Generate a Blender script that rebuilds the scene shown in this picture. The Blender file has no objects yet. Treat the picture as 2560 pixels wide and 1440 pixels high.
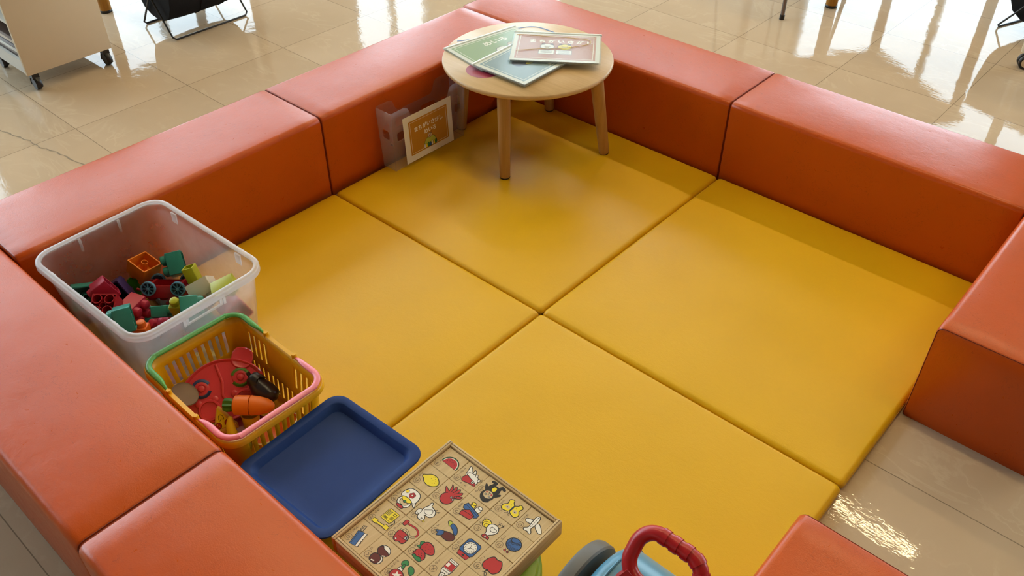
import bpy, bmesh, math, random
from math import sin, cos, pi, radians, sqrt, atan2
from mathutils import Vector, Matrix, Euler
from mathutils.geometry import tessellate_polygon

SC = bpy.context.scene
COL = SC.collection
random.seed(7)

# ------------------------------------------------------------------ materials
def lin(c):
    if isinstance(c, str):
        c = c.lstrip('#'); c = [int(c[i:i+2], 16)/255 for i in (0, 2, 4)]
        c = [x/12.92 if x <= .04045 else ((x+.055)/1.055)**2.4 for x in c]
    return (c[0], c[1], c[2], 1)

class NT:
    def __init__(s, name):
        s.m = bpy.data.materials.new(name); s.m.use_nodes = True
        s.t = s.m.node_tree; s.t.nodes.clear()
        s.out = s.n('ShaderNodeOutputMaterial')
    def n(s, ty, **kw):
        nd = s.t.nodes.new(ty)
        for k, v in kw.items():
            if k.startswith('i_'):
                key = k[2:].replace('_', ' ')
                nd.inputs[key].default_value = v
            else:
                setattr(nd, k, v)
        return nd
    def l(s, a, b): s.t.links.new(a, b)
    def obj(s): return s.n('ShaderNodeTexCoord').outputs['Object']
    def noise(s, vec, scale, detail=3, rough=.5, dist=0):
        nd = s.n('ShaderNodeTexNoise'); nd.inputs['Scale'].default_value = scale
        nd.inputs['Detail'].default_value = detail; nd.inputs['Roughness'].default_value = rough
        nd.inputs['Distortion'].default_value = dist
        s.l(vec, nd.inputs['Vector']); return nd.outputs['Fac']
    def mapping(s, vec, scale=(1,1,1), rot=(0,0,0)):
        nd = s.n('ShaderNodeMapping'); nd.inputs['Scale'].default_value = scale
        nd.inputs['Rotation'].default_value = rot; s.l(vec, nd.inputs['Vector']); return nd.outputs['Vector']
    def math(s, op, a, b=None, c=None):
        nd = s.n('ShaderNodeMath', operation=op)
        for i, v in enumerate((a, b, c)):
            if v is None: continue
            if isinstance(v, (int, float)): nd.inputs[i].default_value = v
            else: s.l(v, nd.inputs[i])
        return nd.outputs[0]
    def ramp(s, fac, stops):
        nd = s.n('ShaderNodeValToRGB'); e = nd.color_ramp.elements
        while len(e) < len(stops): e.new(.5)
        for el, (p, c) in zip(e, stops):
            el.position = p; el.color = c if len(c) == 4 else (*c, 1)
        s.l(fac, nd.inputs[0]); return nd.outputs[0]
    def mix(s, fac, a, b):
        nd = s.n('ShaderNodeMix', data_type='RGBA')
        if isinstance(fac, (int, float)): nd.inputs[0].default_value = fac
        else: s.l(fac, nd.inputs[0])
        for i, v in ((6, a), (7, b)):
            if isinstance(v, tuple): nd.inputs[i].default_value = v
            else: s.l(v, nd.inputs[i])
        return nd.outputs[2]
    def bump(s, h, strength, dist):
        nd = s.n('ShaderNodeBump'); nd.inputs['Strength'].default_value = strength
        nd.inputs['Distance'].default_value = dist; s.l(h, nd.inputs['Height']); return nd.outputs['Normal']
    def pbr(s, color=None, rough=.5, spec=.5, normal=None, **kw):
        b = s.n('ShaderNodeBsdfPrincipled')
        if color is not None:
            if isinstance(color, tuple): b.inputs['Base Color'].default_value = color
            else: s.l(color, b.inputs['Base Color'])
        if isinstance(rough, (int, float)): b.inputs['Roughness'].default_value = rough
        else: s.l(rough, b.inputs['Roughness'])
        b.inputs['Specular IOR Level'].default_value = spec
        for k, v in kw.items(): b.inputs[k.replace('_', ' ')].default_value = v
        if normal is not None: s.l(normal, b.inputs['Normal'])
        return b.outputs[0]
    def fresnel(s, ior, k=1.0):
        # reflection from the outside of a surface only (a thin sheet has no inner mirror)
        fr = s.n('ShaderNodeFresnel'); fr.inputs[0].default_value = ior
        ge = s.n('ShaderNodeNewGeometry')
        return s.math('MULTIPLY', s.math('MULTIPLY', fr.outputs[0], k), s.math('SUBTRACT', 1, ge.outputs['Backfacing']))
    def done(s, sh): s.l(sh, s.out.inputs['Surface']); return s.m

CACHE = {}
def plain(name, col, rough=.4, spec=.5, var=.06, bump=0, **kw):
    """one-colour material with a little procedural unevenness"""
    if name in CACHE: return CACHE[name]
    t = NT(name); v = t.obj()
    c = lin(col)
    f = t.noise(v, 35, 3)
    d = tuple(x*(1-var) for x in c[:3])+(1,); u = tuple(min(1, x*(1+var)) for x in c[:3])+(1,)
    colr = t.mix(f, d, u)
    nm = t.bump(t.noise(v, 260, 2), .3, bump) if bump else None
    CACHE[name] = t.done(t.pbr(colr, rough, spec, nm, **kw)); return CACHE[name]

def leather(name, col, dark, rough=.42, crease=.35, spec=.5):
    t = NT(name); v = t.obj()
    soft = t.noise(v, 4, 2)
    c0, c1 = lin(col), lin(dark)
    colr = t.mix(t.ramp(soft, [(.3, (0,0,0)), (.7, (1,1,1))]), c0, tuple(x*.94 for x in c0[:3])+(1,))
    # fine wrinkle creases: thin contour lines of a stretched noise, kept only in patches
    w = t.noise(t.mapping(v, (16, 22, 16), (0, 0, .5)), 1.6, 4, .6, 1.2)
    band = t.math('LESS_THAN', t.math('ABSOLUTE', t.math('SUBTRACT', w, .5)), .0045)
    patch = t.math('MULTIPLY', t.math('GREATER_THAN', t.noise(v, 9, 3), .52), band)
    colr = t.mix(t.math('MULTIPLY', patch, crease), colr, c1)
    grain = t.noise(v, 420, 2)
    wr = t.noise(t.mapping(v, (20, 30, 20), (0, 0, .5)), 2, 5, .6, .8)
    h = t.math('ADD', t.math('MULTIPLY', grain, .25), t.math('ADD', t.math('MULTIPLY', wr, .5), t.math('MULTIPLY', t.noise(v, 7, 2), 2.2)))
    nm = t.bump(h, .34, .0022)
    return t.done(t.pbr(colr, t.math('ADD', rough, t.math('MULTIPLY', t.math('SUBTRACT', wr, .5), .18)), spec, nm))

def woodm(name, c0, c1, axis=0, scale=1.0, rough=.5, spec=.35):
    t = NT(name); v = t.obj()
    st = [14*scale]*3; st[axis] = 1.2*scale
    a = t.noise(t.mapping(v, tuple(st)), 4, 4, .6, .6)
    st2 = [90*scale]*3; st2[axis] = 4*scale
    b = t.noise(t.mapping(v, tuple(st2)), 3, 3)
    f = t.math('ADD', t.math('MULTIPLY', a, .65), t.math('MULTIPLY', b, .35))
    colr = t.ramp(f, [(.33, lin(c1)), (.62, lin(c0))])
    return t.done(t.pbr(colr, rough, spec, t.bump(b, .15, .0004)))

def frosted(name, tint, rough=.3, milk=.35, coat=.4, blur=.25):
    """milky see-through plastic: part clear, part blurred, part scattering"""
    t = NT(name); v = t.obj()
    f = t.noise(v, 14, 4, .6)
    a = t.n('ShaderNodeBsdfTransparent'); a.inputs[0].default_value = (.985, .98, .98, 1)
    b = t.n('ShaderNodeBsdfRefraction'); b.inputs['Color'].default_value = lin(tint)
    b.inputs['IOR'].default_value = 1.02; b.inputs['Roughness'].default_value = rough
    d = t.n('ShaderNodeBsdfDiffuse'); d.inputs['Color'].default_value = lin(tint)
    tr = t.n('ShaderNodeBsdfTranslucent'); tr.inputs['Color'].default_value = lin(tint)
    m0 = t.n('ShaderNodeMixShader'); m0.inputs[0].default_value = blur
    t.l(a.outputs[0], m0.inputs[1]); t.l(b.outputs[0], m0.inputs[2])
    m1 = t.n('ShaderNodeMixShader'); m1.inputs[0].default_value = .68
    t.l(d.outputs[0], m1.inputs[1]); t.l(tr.outputs[0], m1.inputs[2])
    m2 = t.n('ShaderNodeMixShader')
    t.l(t.math('ADD', milk-.1, t.math('MULTIPLY', f, .2)), m2.inputs[0])
    t.l(m0.outputs[0], m2.inputs[1]); t.l(m1.outputs[0], m2.inputs[2])
    g = t.n('ShaderNodeBsdfGlossy'); g.inputs['Roughness'].default_value = .28
    m3 = t.n('ShaderNodeMixShader'); t.l(t.fresnel(1.45, coat), m3.inputs[0])
    t.l(m2.outputs[0], m3.inputs[1]); t.l(g.outputs[0], m3.inputs[2])
    return t.done(m3.outputs[0])

def clearfilm(name, tint, refl=1.0, haze=0.0, rough=.06):
    t = NT(name); v = t.obj()
    a = t.n('ShaderNodeBsdfTransparent'); a.inputs[0].default_value = lin(tint)
    g = t.n('ShaderNodeBsdfGlossy'); g.inputs['Roughness'].default_value = rough
    nm = t.bump(t.noise(v, 9, 1), .5, .0022 if haze else .0005)
    t.l(nm, g.inputs['Normal'])
    m = t.n('ShaderNodeMixShader'); t.l(t.fresnel(1.5, refl), m.inputs[0])
    t.l(a.outputs[0], m.inputs[1]); t.l(g.outputs[0], m.inputs[2])
    if haze:
        d = t.n('ShaderNodeBsdfDiffuse'); d.inputs[0].default_value = (.9, .92, .92, 1)
        m2 = t.n('ShaderNodeMixShader'); m2.inputs[0].default_value = haze
        t.l(m.outputs[0], m2.inputs[1]); t.l(d.outputs[0], m2.inputs[2]); m = m2
    return t.done(m.outputs[0])

def emit(name, col, strength):
    t = NT(name); e = t.n('ShaderNodeEmission'); e.inputs[0].default_value = lin(col); e.inputs[1].default_value = strength
    return t.done(e.outputs[0])

TILE = .475; TX = .34; TY = .075
def floormat():
    t = NT('polished beige floor tile'); v = t.obj()
    sp = t.n('ShaderNodeSeparateXYZ'); t.l(v, sp.inputs[0])
    def cell(o, off):
        a = t.math('DIVIDE', t.math('SUBTRACT', o, off), TILE)
        fr = t.math('FRACT', a)
        d = t.math('MINIMUM', fr, t.math('SUBTRACT', 1, fr))
        return t.math('FLOOR', a), t.math('MULTIPLY', d, TILE)
    ix, dx = cell(sp.outputs[0], TX); iy, dy = cell(sp.outputs[1], TY)
    line = t.math('LESS_THAN', t.math('MINIMUM', dx, dy), .0013)
    # each tile gets its own piece of marbling
    cb = t.n('ShaderNodeCombineXYZ'); t.l(ix, cb.inputs[0]); t.l(iy, cb.inputs[1])
    wn = t.n('ShaderNodeTexWhiteNoise', noise_dimensions='3D'); t.l(cb.outputs[0], wn.inputs['Vector'])
    off = t.n('ShaderNodeVectorMath', operation='MULTIPLY_ADD')
    t.l(wn.outputs['Color'], off.inputs[0]); off.inputs[1].default_value = (7, 7, 7); t.l(v, off.inputs[2])
    p = off.outputs[0]
    ms = t.mapping(p, (1.0, 1.7, 1), (0, 0, .6))
    a = t.noise(ms, 2.2, 5, .55, 2.2)
    cl = t.noise(p, 1.6, 4, .55)
    vein = t.ramp(t.math('ABSOLUTE', t.math('SUBTRACT', a, .5)), [(0, (1,1,1)), (.03, (0,0,0))])
    base = t.mix(t.ramp(cl, [(.3, (0,0,0)), (.7, (1,1,1))]), lin('#c1ad94'), lin('#b6a187'))
    tone = t.math('MULTIPLY', t.math('SUBTRACT', wn.outputs['Value'], .5), .05)
    vf = t.math('MULTIPLY', vein, t.math('MULTIPLY', t.ramp(t.noise(p, 5, 3), [(.4, (0,0,0)), (.65, (1,1,1))]), .32))
    colr = t.mix(vf, base, lin('#d2c2a6'))
    hs = t.n('ShaderNodeHueSaturation'); t.l(colr, hs.inputs['Color']); t.l(t.math('ADD', 1, tone), hs.inputs['Value'])
    colr = t.mix(t.math('MULTIPLY', line, .62), hs.outputs[0], lin('#54473a'))
    wav = t.math('ADD', t.noise(v, 7, 2), t.math('MULTIPLY', t.noise(t.mapping(v, (1, 1.8, 1), (0, 0, .5)), 55, 2), .14))
    nm = t.bump(wav, .34, .0022)
    rg = t.math('ADD', .012, t.math('MULTIPLY', t.noise(v, 30, 4), .04))
    return t.done(t.pbr(colr, rg, .15, nm))

# ------------------------------------------------------------------ mesh builder
class MB:
    def __init__(s): s.v = []; s.f = []; s.mi = []
    def add(s, verts, faces, m=0, mat=None):
        b = len(s.v)
        for p in verts:
            p = Vector(p)
            s.v.append(mat @ p if mat is not None else p)
        for f in faces: s.f.append([b+i for i in f]); s.mi.append(m)
        return s
    def merge(s, o, mat=None, m=None):
        b = len(s.v)
        for p in o.v: s.v.append(mat @ p if mat is not None else p.copy())
        for f, k in zip(o.f, o.mi): s.f.append([b+i for i in f]); s.mi.append(k if m is None else m)
        return s
    def loft(s, loops, cap0=True, cap1=True, ring=False, m=0, mat=None):
        n = len(loops[0]); V = [p for L in loops for p in L]; F = []
        k = len(loops)
        for a in range(k if ring else k-1):
            b = (a+1) % k
            for i in range(n):
                j = (i+1) % n
                F.append([a*n+i, a*n+j, b*n+j, b*n+i])
        if not ring:
            if cap0: F.append(list(range(n))[::-1])
            if cap1: F.append([(k-1)*n+i for i in range(n)])
        return s.add(V, F, m, mat)
    def box(s, x0, x1, y0, y1, z0, z1, m=0, mat=None, bev=0):
        if bev:
            bev = min(bev, .45*min(x1-x0, y1-y0, z1-z0))
            L = []
            w, d = x1-x0, y1-y0; cx, cy = (x0+x1)/2, (y0+y1)/2
            for z, i in ((z0, bev), (z0+bev*.3, bev*.3), (z0+bev, 0), (z1-bev, 0), (z1-bev*.3, bev*.3), (z1, bev)):
                L.append(rr(w-2*i, d-2*i, max(bev-i, bev*.3), 2, z, cx, cy))
            return s.loft(L, m=m, mat=mat)
        V = [(x, y, z) for z in (z0, z1) for y in (y0, y1) for x in (x0, x1)]
        return s.add(V, [[0,2,3,1],[4,5,7,6],[0,1,5,4],[2,6,7,3],[0,4,6,2],[1,3,7,5]], m, mat)
    def tube(s, path, r, n=10, closed=False, m=0, mat=None, flat=1.0, up=None):
        P = [Vector(p) for p in path]; k = len(P)
        R = r if isinstance(r, (list, tuple)) else [r]*k
        T = []
        for i in range(k):
            if closed: d = P[(i+1) % k]-P[i-1]
            else: d = P[min(i+1, k-1)]-P[max(i-1, 0)]
            T.append(d.normalized())
        u = Vector(up) if up is not None else (Vector((0,0,1)) if abs(T[0].z) < .9 else Vector((1,0,0)))
        loops = []
        for i in range(k):
            uu = u - T[i]*u.dot(T[i])
            if uu.length < 1e-5: uu = T[i].orthogonal()
            uu.normalize()
            if up is None: u = uu
            w = T[i].cross(uu)
            loops.append([P[i]+(w*cos(2*pi*a/n)+uu*sin(2*pi*a/n)*flat)*R[i] for a in range(n)])
        return s.loft(loops, ring=closed, m=m, mat=mat)
    def lathe(s, prof, n=24, m=0, mat=None, sx=1, sy=1, ring=False):
        loops = [[(r*cos(2*pi*i/n)*sx, r*sin(2*pi*i/n)*sy, z) for i in range(n)] for r, z in prof]
        return s.loft(loops, ring=ring, m=m, mat=mat)
    def plate(s, outer, holes, th, m=0, mat=None):
        """flat outline in XY with holes, thickness th along Z"""
        polys = [outer]+list(holes)
        tris = tessellate_polygon([[Vector((p[0], p[1], 0)) for p in q] for q in polys])
        flat = [p for q in polys for p in q]; n = len(flat)
        V = [(p[0], p[1], -th/2) for p in flat]+[(p[0], p[1], th/2) for p in flat]
        F = [[a, b, c] for a, b, c in tris]+[[c+n, b+n, a+n] for a, b, c in tris]
        o = 0
        for q in polys:
            k = len(q)
            for i in range(k):
                j = (i+1) % k
                F.append([o+i, o+j, o+j+n, o+i+n])
            o += k
        return s.add(V, F, m, mat)
    def build(s, name, mats, parent=None, loc=None, rot=None, smooth=True, angle=38, fix=True):
        me = bpy.data.meshes.new(name)
        me.from_pydata([tuple(p) for p in s.v], [], s.f)
        mats = mats if isinstance(mats, (list, tuple)) else [mats]
        for mm in mats: me.materials.append(mm)
        me.polygons.foreach_set('material_index', s.mi)
        if fix:
            bm = bmesh.new(); bm.from_mesh(me)
            bmesh.ops.recalc_face_normals(bm, faces=bm.faces[:]); bm.to_mesh(me); bm.free()
        if smooth:
            me.polygons.foreach_set('use_smooth', [True]*len(me.polygons))
            me.set_sharp_from_angle(angle=radians(angle))
        me.update()
        o = bpy.data.objects.new(name, me); COL.objects.link(o)
        if parent is not None: o.parent = parent
        if loc is not None: o.location = loc
        if rot is not None: o.rotation_euler = rot
        return o

def rr(w, d, r, seg=5, z=0, cx=0, cy=0):
    """rounded rectangle loop"""
    r = max(1e-5, min(r, w/2-1e-6, d/2-1e-6)); P = []
    for qx, qy, a0 in ((1,1,0), (-1,1,90), (-1,-1,180), (1,-1,270)):
        for i in range(seg+1):
            a = radians(a0+90*i/seg)
            P.append((cx+qx*(w/2-r)+r*cos(a), cy+qy*(d/2-r)+r*sin(a), z))
    return P

def tag(o, label, cat, group=None, kind=None):
    o['label'] = label; o['category'] = cat
    if group: o['group'] = group
    if kind: o['kind'] = kind
    return o
def thing(name, label, cat, loc=(0,0,0), rot=(0,0,0), group=None):
    o = bpy.data.objects.new(name, None); COL.objects.link(o); o.empty_display_size = .05
    o.location = loc; o.rotation_euler = rot
    return tag(o, label, cat, group)
def struct(o): o['kind'] = 'structure'; return o
def copy_tree(o, parent=None):
    c = o.copy(); COL.objects.link(c)
    if parent is not None: c.parent = parent
    for ch in list(o.children): copy_tree(ch, c)
    return c

# frame whose x, y, z columns are given axes
def frame(o, ux, uy, uz=None):
    ux = Vector(ux).normalized(); uy = Vector(uy); uy = (uy-ux*uy.dot(ux)).normalized()
    uz = ux.cross(uy)
    m = Matrix.Identity(4)
    for i, c in enumerate((ux, uy, uz)):
        for r in range(3): m[r][i] = c[r]
    m.translation = Vector(o); return m

def smooth_path(pts, n=6, closed=True):
    k = len(pts); out = []
    rng = range(k if closed else k-1)
    for i in rng:
        if closed: p = [pts[(i+j-1) % k] for j in range(4)]
        else: p = [pts[max(0, min(k-1, i+j-1))] for j in range(4)]
        for a in range(n):
            t = a/n; t2 = t*t; t3 = t2*t
            out.append(tuple(.5*((2*p[1][c])+(-p[0][c]+p[2][c])*t+(2*p[0][c]-5*p[1][c]+4*p[2][c]-p[3][c])*t2+(-p[0][c]+3*p[1][c]-3*p[2][c]+p[3][c])*t3) for c in range(len(pts[0]))))
    if not closed: out.append(tuple(pts[-1]))
    return out

# ---- lettering
def text_mb(body, size, m=0, mat=None, vertical=False, bold=0.0):
    mb = MB()
    chars = list(body) if vertical else [body]
    for i, ch in enumerate(chars):
        c = bpy.data.curves.new('lettering', 'FONT'); c.body = ch; c.size = size; c.resolution_u = 2
        c.align_x = 'CENTER'; c.align_y = 'CENTER'; c.offset = bold
        o = bpy.data.objects.new('lettering', c); COL.objects.link(o)
        bpy.context.view_layer.update()
        dg = bpy.context.evaluated_depsgraph_get()
        me = o.evaluated_get(dg).to_mesh()
        sh = Vector((0, -i*size*1.0, 0))
        b = len(mb.v)
        for v in me.vertices:
            p = v.co+sh
            mb.v.append(mat @ p if mat is not None else p.copy())
        for p in me.polygons: mb.f.append([b+k for k in p.vertices]); mb.mi.append(m)
        o.evaluated_get(dg).to_mesh_clear()
        bpy.data.objects.remove(o); bpy.data.curves.remove(c)
    return mb

# ---- flat printed pictures: layered fills and outlines
INK = ['black', 'red', 'blue', 'yellow', 'white', 'green', 'brown', 'tan', 'navy', 'lime']
class Pic:
    def __init__(s, scale, off=(0, 0), rot=0):
        s.mb = MB(); s.k = scale; s.o = off; s.r = rot; s.z = .00012
    def P(s, p):
        c, q = cos(s.r), sin(s.r)
        return ((p[0]*c-p[1]*q+s.o[0])*s.k, (p[0]*q+p[1]*c+s.o[1])*s.k)
    def fill(s, pts, col):
        s.z += .000012
        s.mb.add([(*s.P(p), s.z) for p in pts], [list(range(len(pts)))], INK.index(col)); return s
    def stroke(s, pts, w=.022, closed=True, col='black'):
        s.z += .000012; k = len(pts); L = []
        Q = [Vector(s.P(p)) for p in pts]; w *= s.k
        V = []; F = []
        for i in range(k):
            a = Q[i-1] if (closed or i > 0) else Q[0]
            b = Q[(i+1) % k] if (closed or i < k-1) else Q[-1]
            d = b-a
            if d.length < 1e-9: d = Vector((1, 0))
            d.normalize(); nrm = Vector((-d.y, d.x))*w/2
            V += [(*(Q[i]+nrm), s.z), (*(Q[i]-nrm), s.z)]
        for i in range(k if closed else k-1):
            j = (i+1) % k
            F.append([2*i, 2*i+1, 2*j+1, 2*j])
        s.mb.add(V, F, INK.index(col)); return s
    def shape(s, pts, col, w=.026, sm=True, n=5):
        q = smooth_path(pts, n) if sm else pts
        s.fill(q, col)
        if w: s.stroke(q, w)
        return s
    def ell(s, cx, cy, rx, ry, col, w=.026, rot=0, n=28, a0=0, a1=360):
        P = []
        full = a1-a0 >= 360
        for i in range(n if full else n+1):
            a = radians(a0+(a1-a0)*i/n)
            x, y = rx*cos(a), ry*sin(a); P.append((cx+x*cos(rot)-y*sin(rot), cy+x*sin(rot)+y*cos(rot)))
        if col: s.fill(P, col)
        if w: s.stroke(P, w)
        return s
    def line(s, pts, w=.022, col='black', sm=False):
        return s.stroke(smooth_path(pts, 5, False) if sm else pts, w, False, col)
    def dots(s, pts, r=.012, col='black'):
        for x, y in pts: s.ell(x, y, r, r, col, 0, n=8)
        return s
INKM = None
def inks():
    global INKM
    if INKM is None:
        cc = dict(black='#1b1a1c', red='#b02a2e', blue='#2f5a96', yellow='#e9d12e', white='#e9e4da', green='#2c7a46', brown='#5a1f1c', tan='#c9b38c', navy='#243056', lime='#b3b84a')
        INKM = [plain('ink '+k, cc[k], .5, .3, .02) for k in INK]
    return INKM

# ================================================================== materials in use
M = {}
M['orange'] = leather('orange vinyl', '#bb4b06', '#4e1604', .31, .28, .44)
M['seam'] = plain('orange seam', '#6e2408', .6, .3)
M['mat'] = leather('yellow vinyl', '#e1b012', '#8f6a1a', .40, .05, .34)
M['floor'] = floormat()
M['wall'] = plain('off white wall paint', '#d9d4c9', .8, .2, .03, .0006)
M['ceil'] = plain('pale ceiling board', '#a39a84', .9, .1, .03, .001)
M['frame_al'] = plain('grey aluminium frame', '#8f918f', .4, .5, .04, Metallic=.6)
M['glass'] = clearfilm('window glass', '#f4f8f8', 1.0)
M['base'] = plain('dark baseboard vinyl', '#5c5348', .5, .4)
M['lamp'] = emit('lamp diffuser', '#ffe6b4', 130.0)
M['lampbody'] = plain('white lamp housing', '#e8e6e0', .4)
M['beech'] = woodm('pale beech top', '#cfae7e', '#c2a070', 0, .6, .36, .5)
M['beechleg'] = woodm('pale beech leg', '#b98f58', '#a67c48', 2, .6, .45)
M['boxwood'] = woodm('pale box wood', '#cdb286', '#ab8d5e', 0, 1.6, .5)
M['boxwoody'] = woodm('pale box wood across', '#cdb286', '#ab8d5e', 1, 1.6, .5)
M['tilewood'] = woodm('block face wood', '#cbb286', '#bca074', 1, 2.0, .5)
M['paper'] = plain('white paper', '#e6e2d8', .7, .2, .02)
M['black'] = plain('black plastic', '#161516', .35)
M['blackfab'] = plain('black cloth', '#121113', .85, .2, .2, .001)
M['wire'] = plain('black wire', '#131213', .4)
M['cream'] = plain('cream painted board', '#cfc0a4', .5, .4, .02)
M['steel'] = plain('grey steel tube', '#77706a', .3, .5, .05, Metallic=.8)
M['amberwood'] = woodm('amber table leg wood', '#a8741f', '#8a5a14', 2, .8, .35)
M['creamp'] = plain('cream plastic', '#cdbfa3', .35)
M['tote'] = frosted('frosted clear tote plastic', '#fdf7f5', .3, .135, .6, .14)
M['rim'] = frosted('frosted tote rim plastic', '#faf7f8', .25, .5, .9)
M['filebox'] = frosted('frosted file box plastic', '#fbf2f4', .28, .12, .5, .1)
M['basket'] = plain('yellow basket plastic', '#e0a80e', .36, .5, .03, Subsurface_Weight=.0)
M['hgreen'] = plain('green handle plastic', '#4f9c4a', .3)
M['hpink'] = plain('pink handle plastic', '#ee8496', .28)
M['tray'] = plain('blue tray plastic', '#193674', .5, .16, .05, .0005)
M['tub'] = plain('lime green tub plastic', '#86a832', .3)

# ================================================================== ROOM
X0, X1, Y0, Y1, CEIL = -5.2, 9.0, -8.0, 6.6, 4.4
fl = MB().box(X0-.2, X1+.2, Y0-.2, Y1+.2, -.1, 0).build('floor', M['floor'], smooth=False); struct(fl)
ck = [(-1.40, .34), (-1.286, .358), (-1.197, .377), (-1.122, .394), (-1.053, .399), (-.988, .419), (-.918, .43), (-.78, .45)]
cw = MB(); 
kk = smooth_path(ck, 5, False)
kk = [(x, y+.003*cos(i*1.7)) for i, (x, y) in enumerate(kk)]
V = []; F = []
for i, (x, y) in enumerate(kk):
    w = .0022+.0012*sin(i*1.9)
    V += [(x, y-w, .0006), (x, y+w, .0006)]
    if i: F.append([2*i-2, 2*i-1, 2*i+1, 2*i])
cw.add(V, F); c = cw.build('floor_crack', plain('crack line', '#85765f', .8), fl, smooth=False); c['kind'] = 'structure'
struct(MB().box(X0-.2, X1+.2, Y0-.2, Y1+.2, CEIL, CEIL+.1).build('ceiling', M['ceil'], smooth=False))

def wall_with_openings(name, axis, pos, a0, a1, ops):
    """axis 'y': wall in the xz plane at y=pos ; 'x': wall in the yz plane at x=pos"""
    outer = [(a0, 0), (a1, 0), (a1, CEIL), (a0, CEIL)]
    holes = [[(u0, z0), (u0, z1), (u1, z1), (u1, z0)] for u0, u1, z0, z1 in ops]
    fr = frame((0, pos, 0), (1,0,0), (0,0,1)) if axis == 'y' else frame((pos, 0, 0), (0,1,0), (0,0,1))
    return struct(MB().plate(outer, holes, .16, mat=fr).build(name, M['wall'], smooth=False))
BACK = [(-4.9, -3.6, .15, 2.1), (-1.0, 1.25, .12, 2.5), (1.45, 3.7, .12, 2.5), (4.1, 6.1, .12, 2.5), (-4.6, -3.1, 2.9, 4.2), (-2.9, -1.4, 2.9, 4.2)]
LEFT = [(-4.2, -1.6, .7, 2.8), (-1.4, 1.3, .7, 2.8), (2.0, 4.0, .15, 1.9), (5.1, 6.2, .15, 2.7), (-4.2, -1.4, 2.95, 4.3), (-1.3, 1.5, 2.95, 4.3), (1.6, 3.7, 2.85, 4.3), (3.8, 6.3, 2.85, 4.3)]
wall_with_openings('wall_back', 'y', Y1+.08, X0-.16, X1+.16, BACK)
wall_with_openings('wall_left', 'x', X0-.08, Y0, Y1, LEFT)
wall_with_openings('wall_right', 'x', X1+.08, Y0, Y1, [])
wall_with_openings('wall_front', 'y', Y0-.08, X0-.16, X1+.16, [])
nwin = 0
for axis, pos, ops in (('y', Y1+.06, BACK), ('x', X0-.06, LEFT)):
    for u0, u1, z0, z1 in ops:
        nwin += 1
        fr = frame((0, pos, 0), (1,0,0), (0,0,1)) if axis == 'y' else frame((pos, 0, 0), (0,1,0), (0,0,1))
        mb = MB(); b = .05
        um = (u0+u1)/2
        hs = [[(u0+b, z0+b), (u0+b, z1-b), (um-b/2, z1-b), (um-b/2, z0+b)], [(um+b/2, z0+b), (um+b/2, z1-b), (u1-b, z1-b), (u1-b, z0+b)]]
        mb.plate([(u0, z0), (u1, z0), (u1, z1), (u0, z1)], hs, .07, mat=fr)
        w = struct(mb.build('window_%d' % nwin, M['frame_al'], smooth=False))
        for q0, q1 in ((u0+b, um-b/2), (um+b/2, u1-b)):
            g = MB().plate([(q0, z0+b), (q1, z0+b), (q1, z1-b), (q0, z1-b)], [], .006, mat=fr).build('pane', M['glass'], w, smooth=False)
        # daylight entering through this opening
        L = bpy.data.lights.new('window_daylight', 'AREA'); L.shape = 'RECTANGLE'; L.size = u1-u0; L.size_y = z1-z0
        L.cycles.is_portal = True
        lo = bpy.data.objects.new('window_daylight_%d' % nwin, L); COL.objects.link(lo)
        if axis == 'y': lo.location = (um, pos+.12, (z0+z1)/2); lo.rotation_euler = (-pi/2, 0, 0)
        else: lo.location = (pos-.12, um, (z0+z1)/2); lo.rotation_euler = (pi/2, 0, pi/2); lo.rotation_euler = Euler((0, -pi/2, 0))
for nm, b in (('baseboard_back', (X0, X1, Y1-.012, Y1, 0, .07)), ('baseboard_left', (X0, X0+.012, Y0, Y1-.012, 0, .07)),
              ('baseboard_right', (X1-.012, X1, Y0, Y1-.012, 0, .07)), ('baseboard_front', (X0+.012, X1-.012, Y0, Y0+.012, 0, .07))):
    struct(MB().box(*b).build(nm, M['base'], smooth=False))
# ceiling lamps
first = None; k = 0
names = {0: 'back', 1: 'middle', 2: 'front'}
lamp_pos = [(x, y) for y in (4.54, 1.6) for x in (-3.2, -1.0, 1.2, 3.4)]
for x, y in lamp_pos:
    if first is None:
        first = thing('ceiling_lamp', 'long white ceiling lamp with a warm diffuser, set in the white ceiling', 'lamp', (x, y, CEIL-.001), group='ceiling lamps in rows')
        mb = MB().loft([rr(1.3, .14, .01, 2, 0), rr(1.3, .14, .01, 2, -.05), rr(1.28, .12, .01, 2, -.05), rr(1.28, .12, .01, 2, -.02)])
        mb.build('housing', M['lampbody'], first)
        mb = MB().loft([rr(1.24, .036, .016, 4, -.021), rr(1.24, .036, .016, 4, -.045), rr(1.23, .024, .011, 4, -.057)])
        mb.build('diffuser', M['lamp'], first)
    else:
        c = copy_tree(first); c.location = (x, y, CEIL-.001)
# outside: plain paving beyond the glass
struct(MB().box(-24, X0-.3, -18, 26, -.2, -.1).add([], []).box(X0-.3, 24, Y1+.3, 26, -.2, -.1).build('ground', plain('grey paving outside', '#8b8a86', .9), smooth=False))

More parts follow.
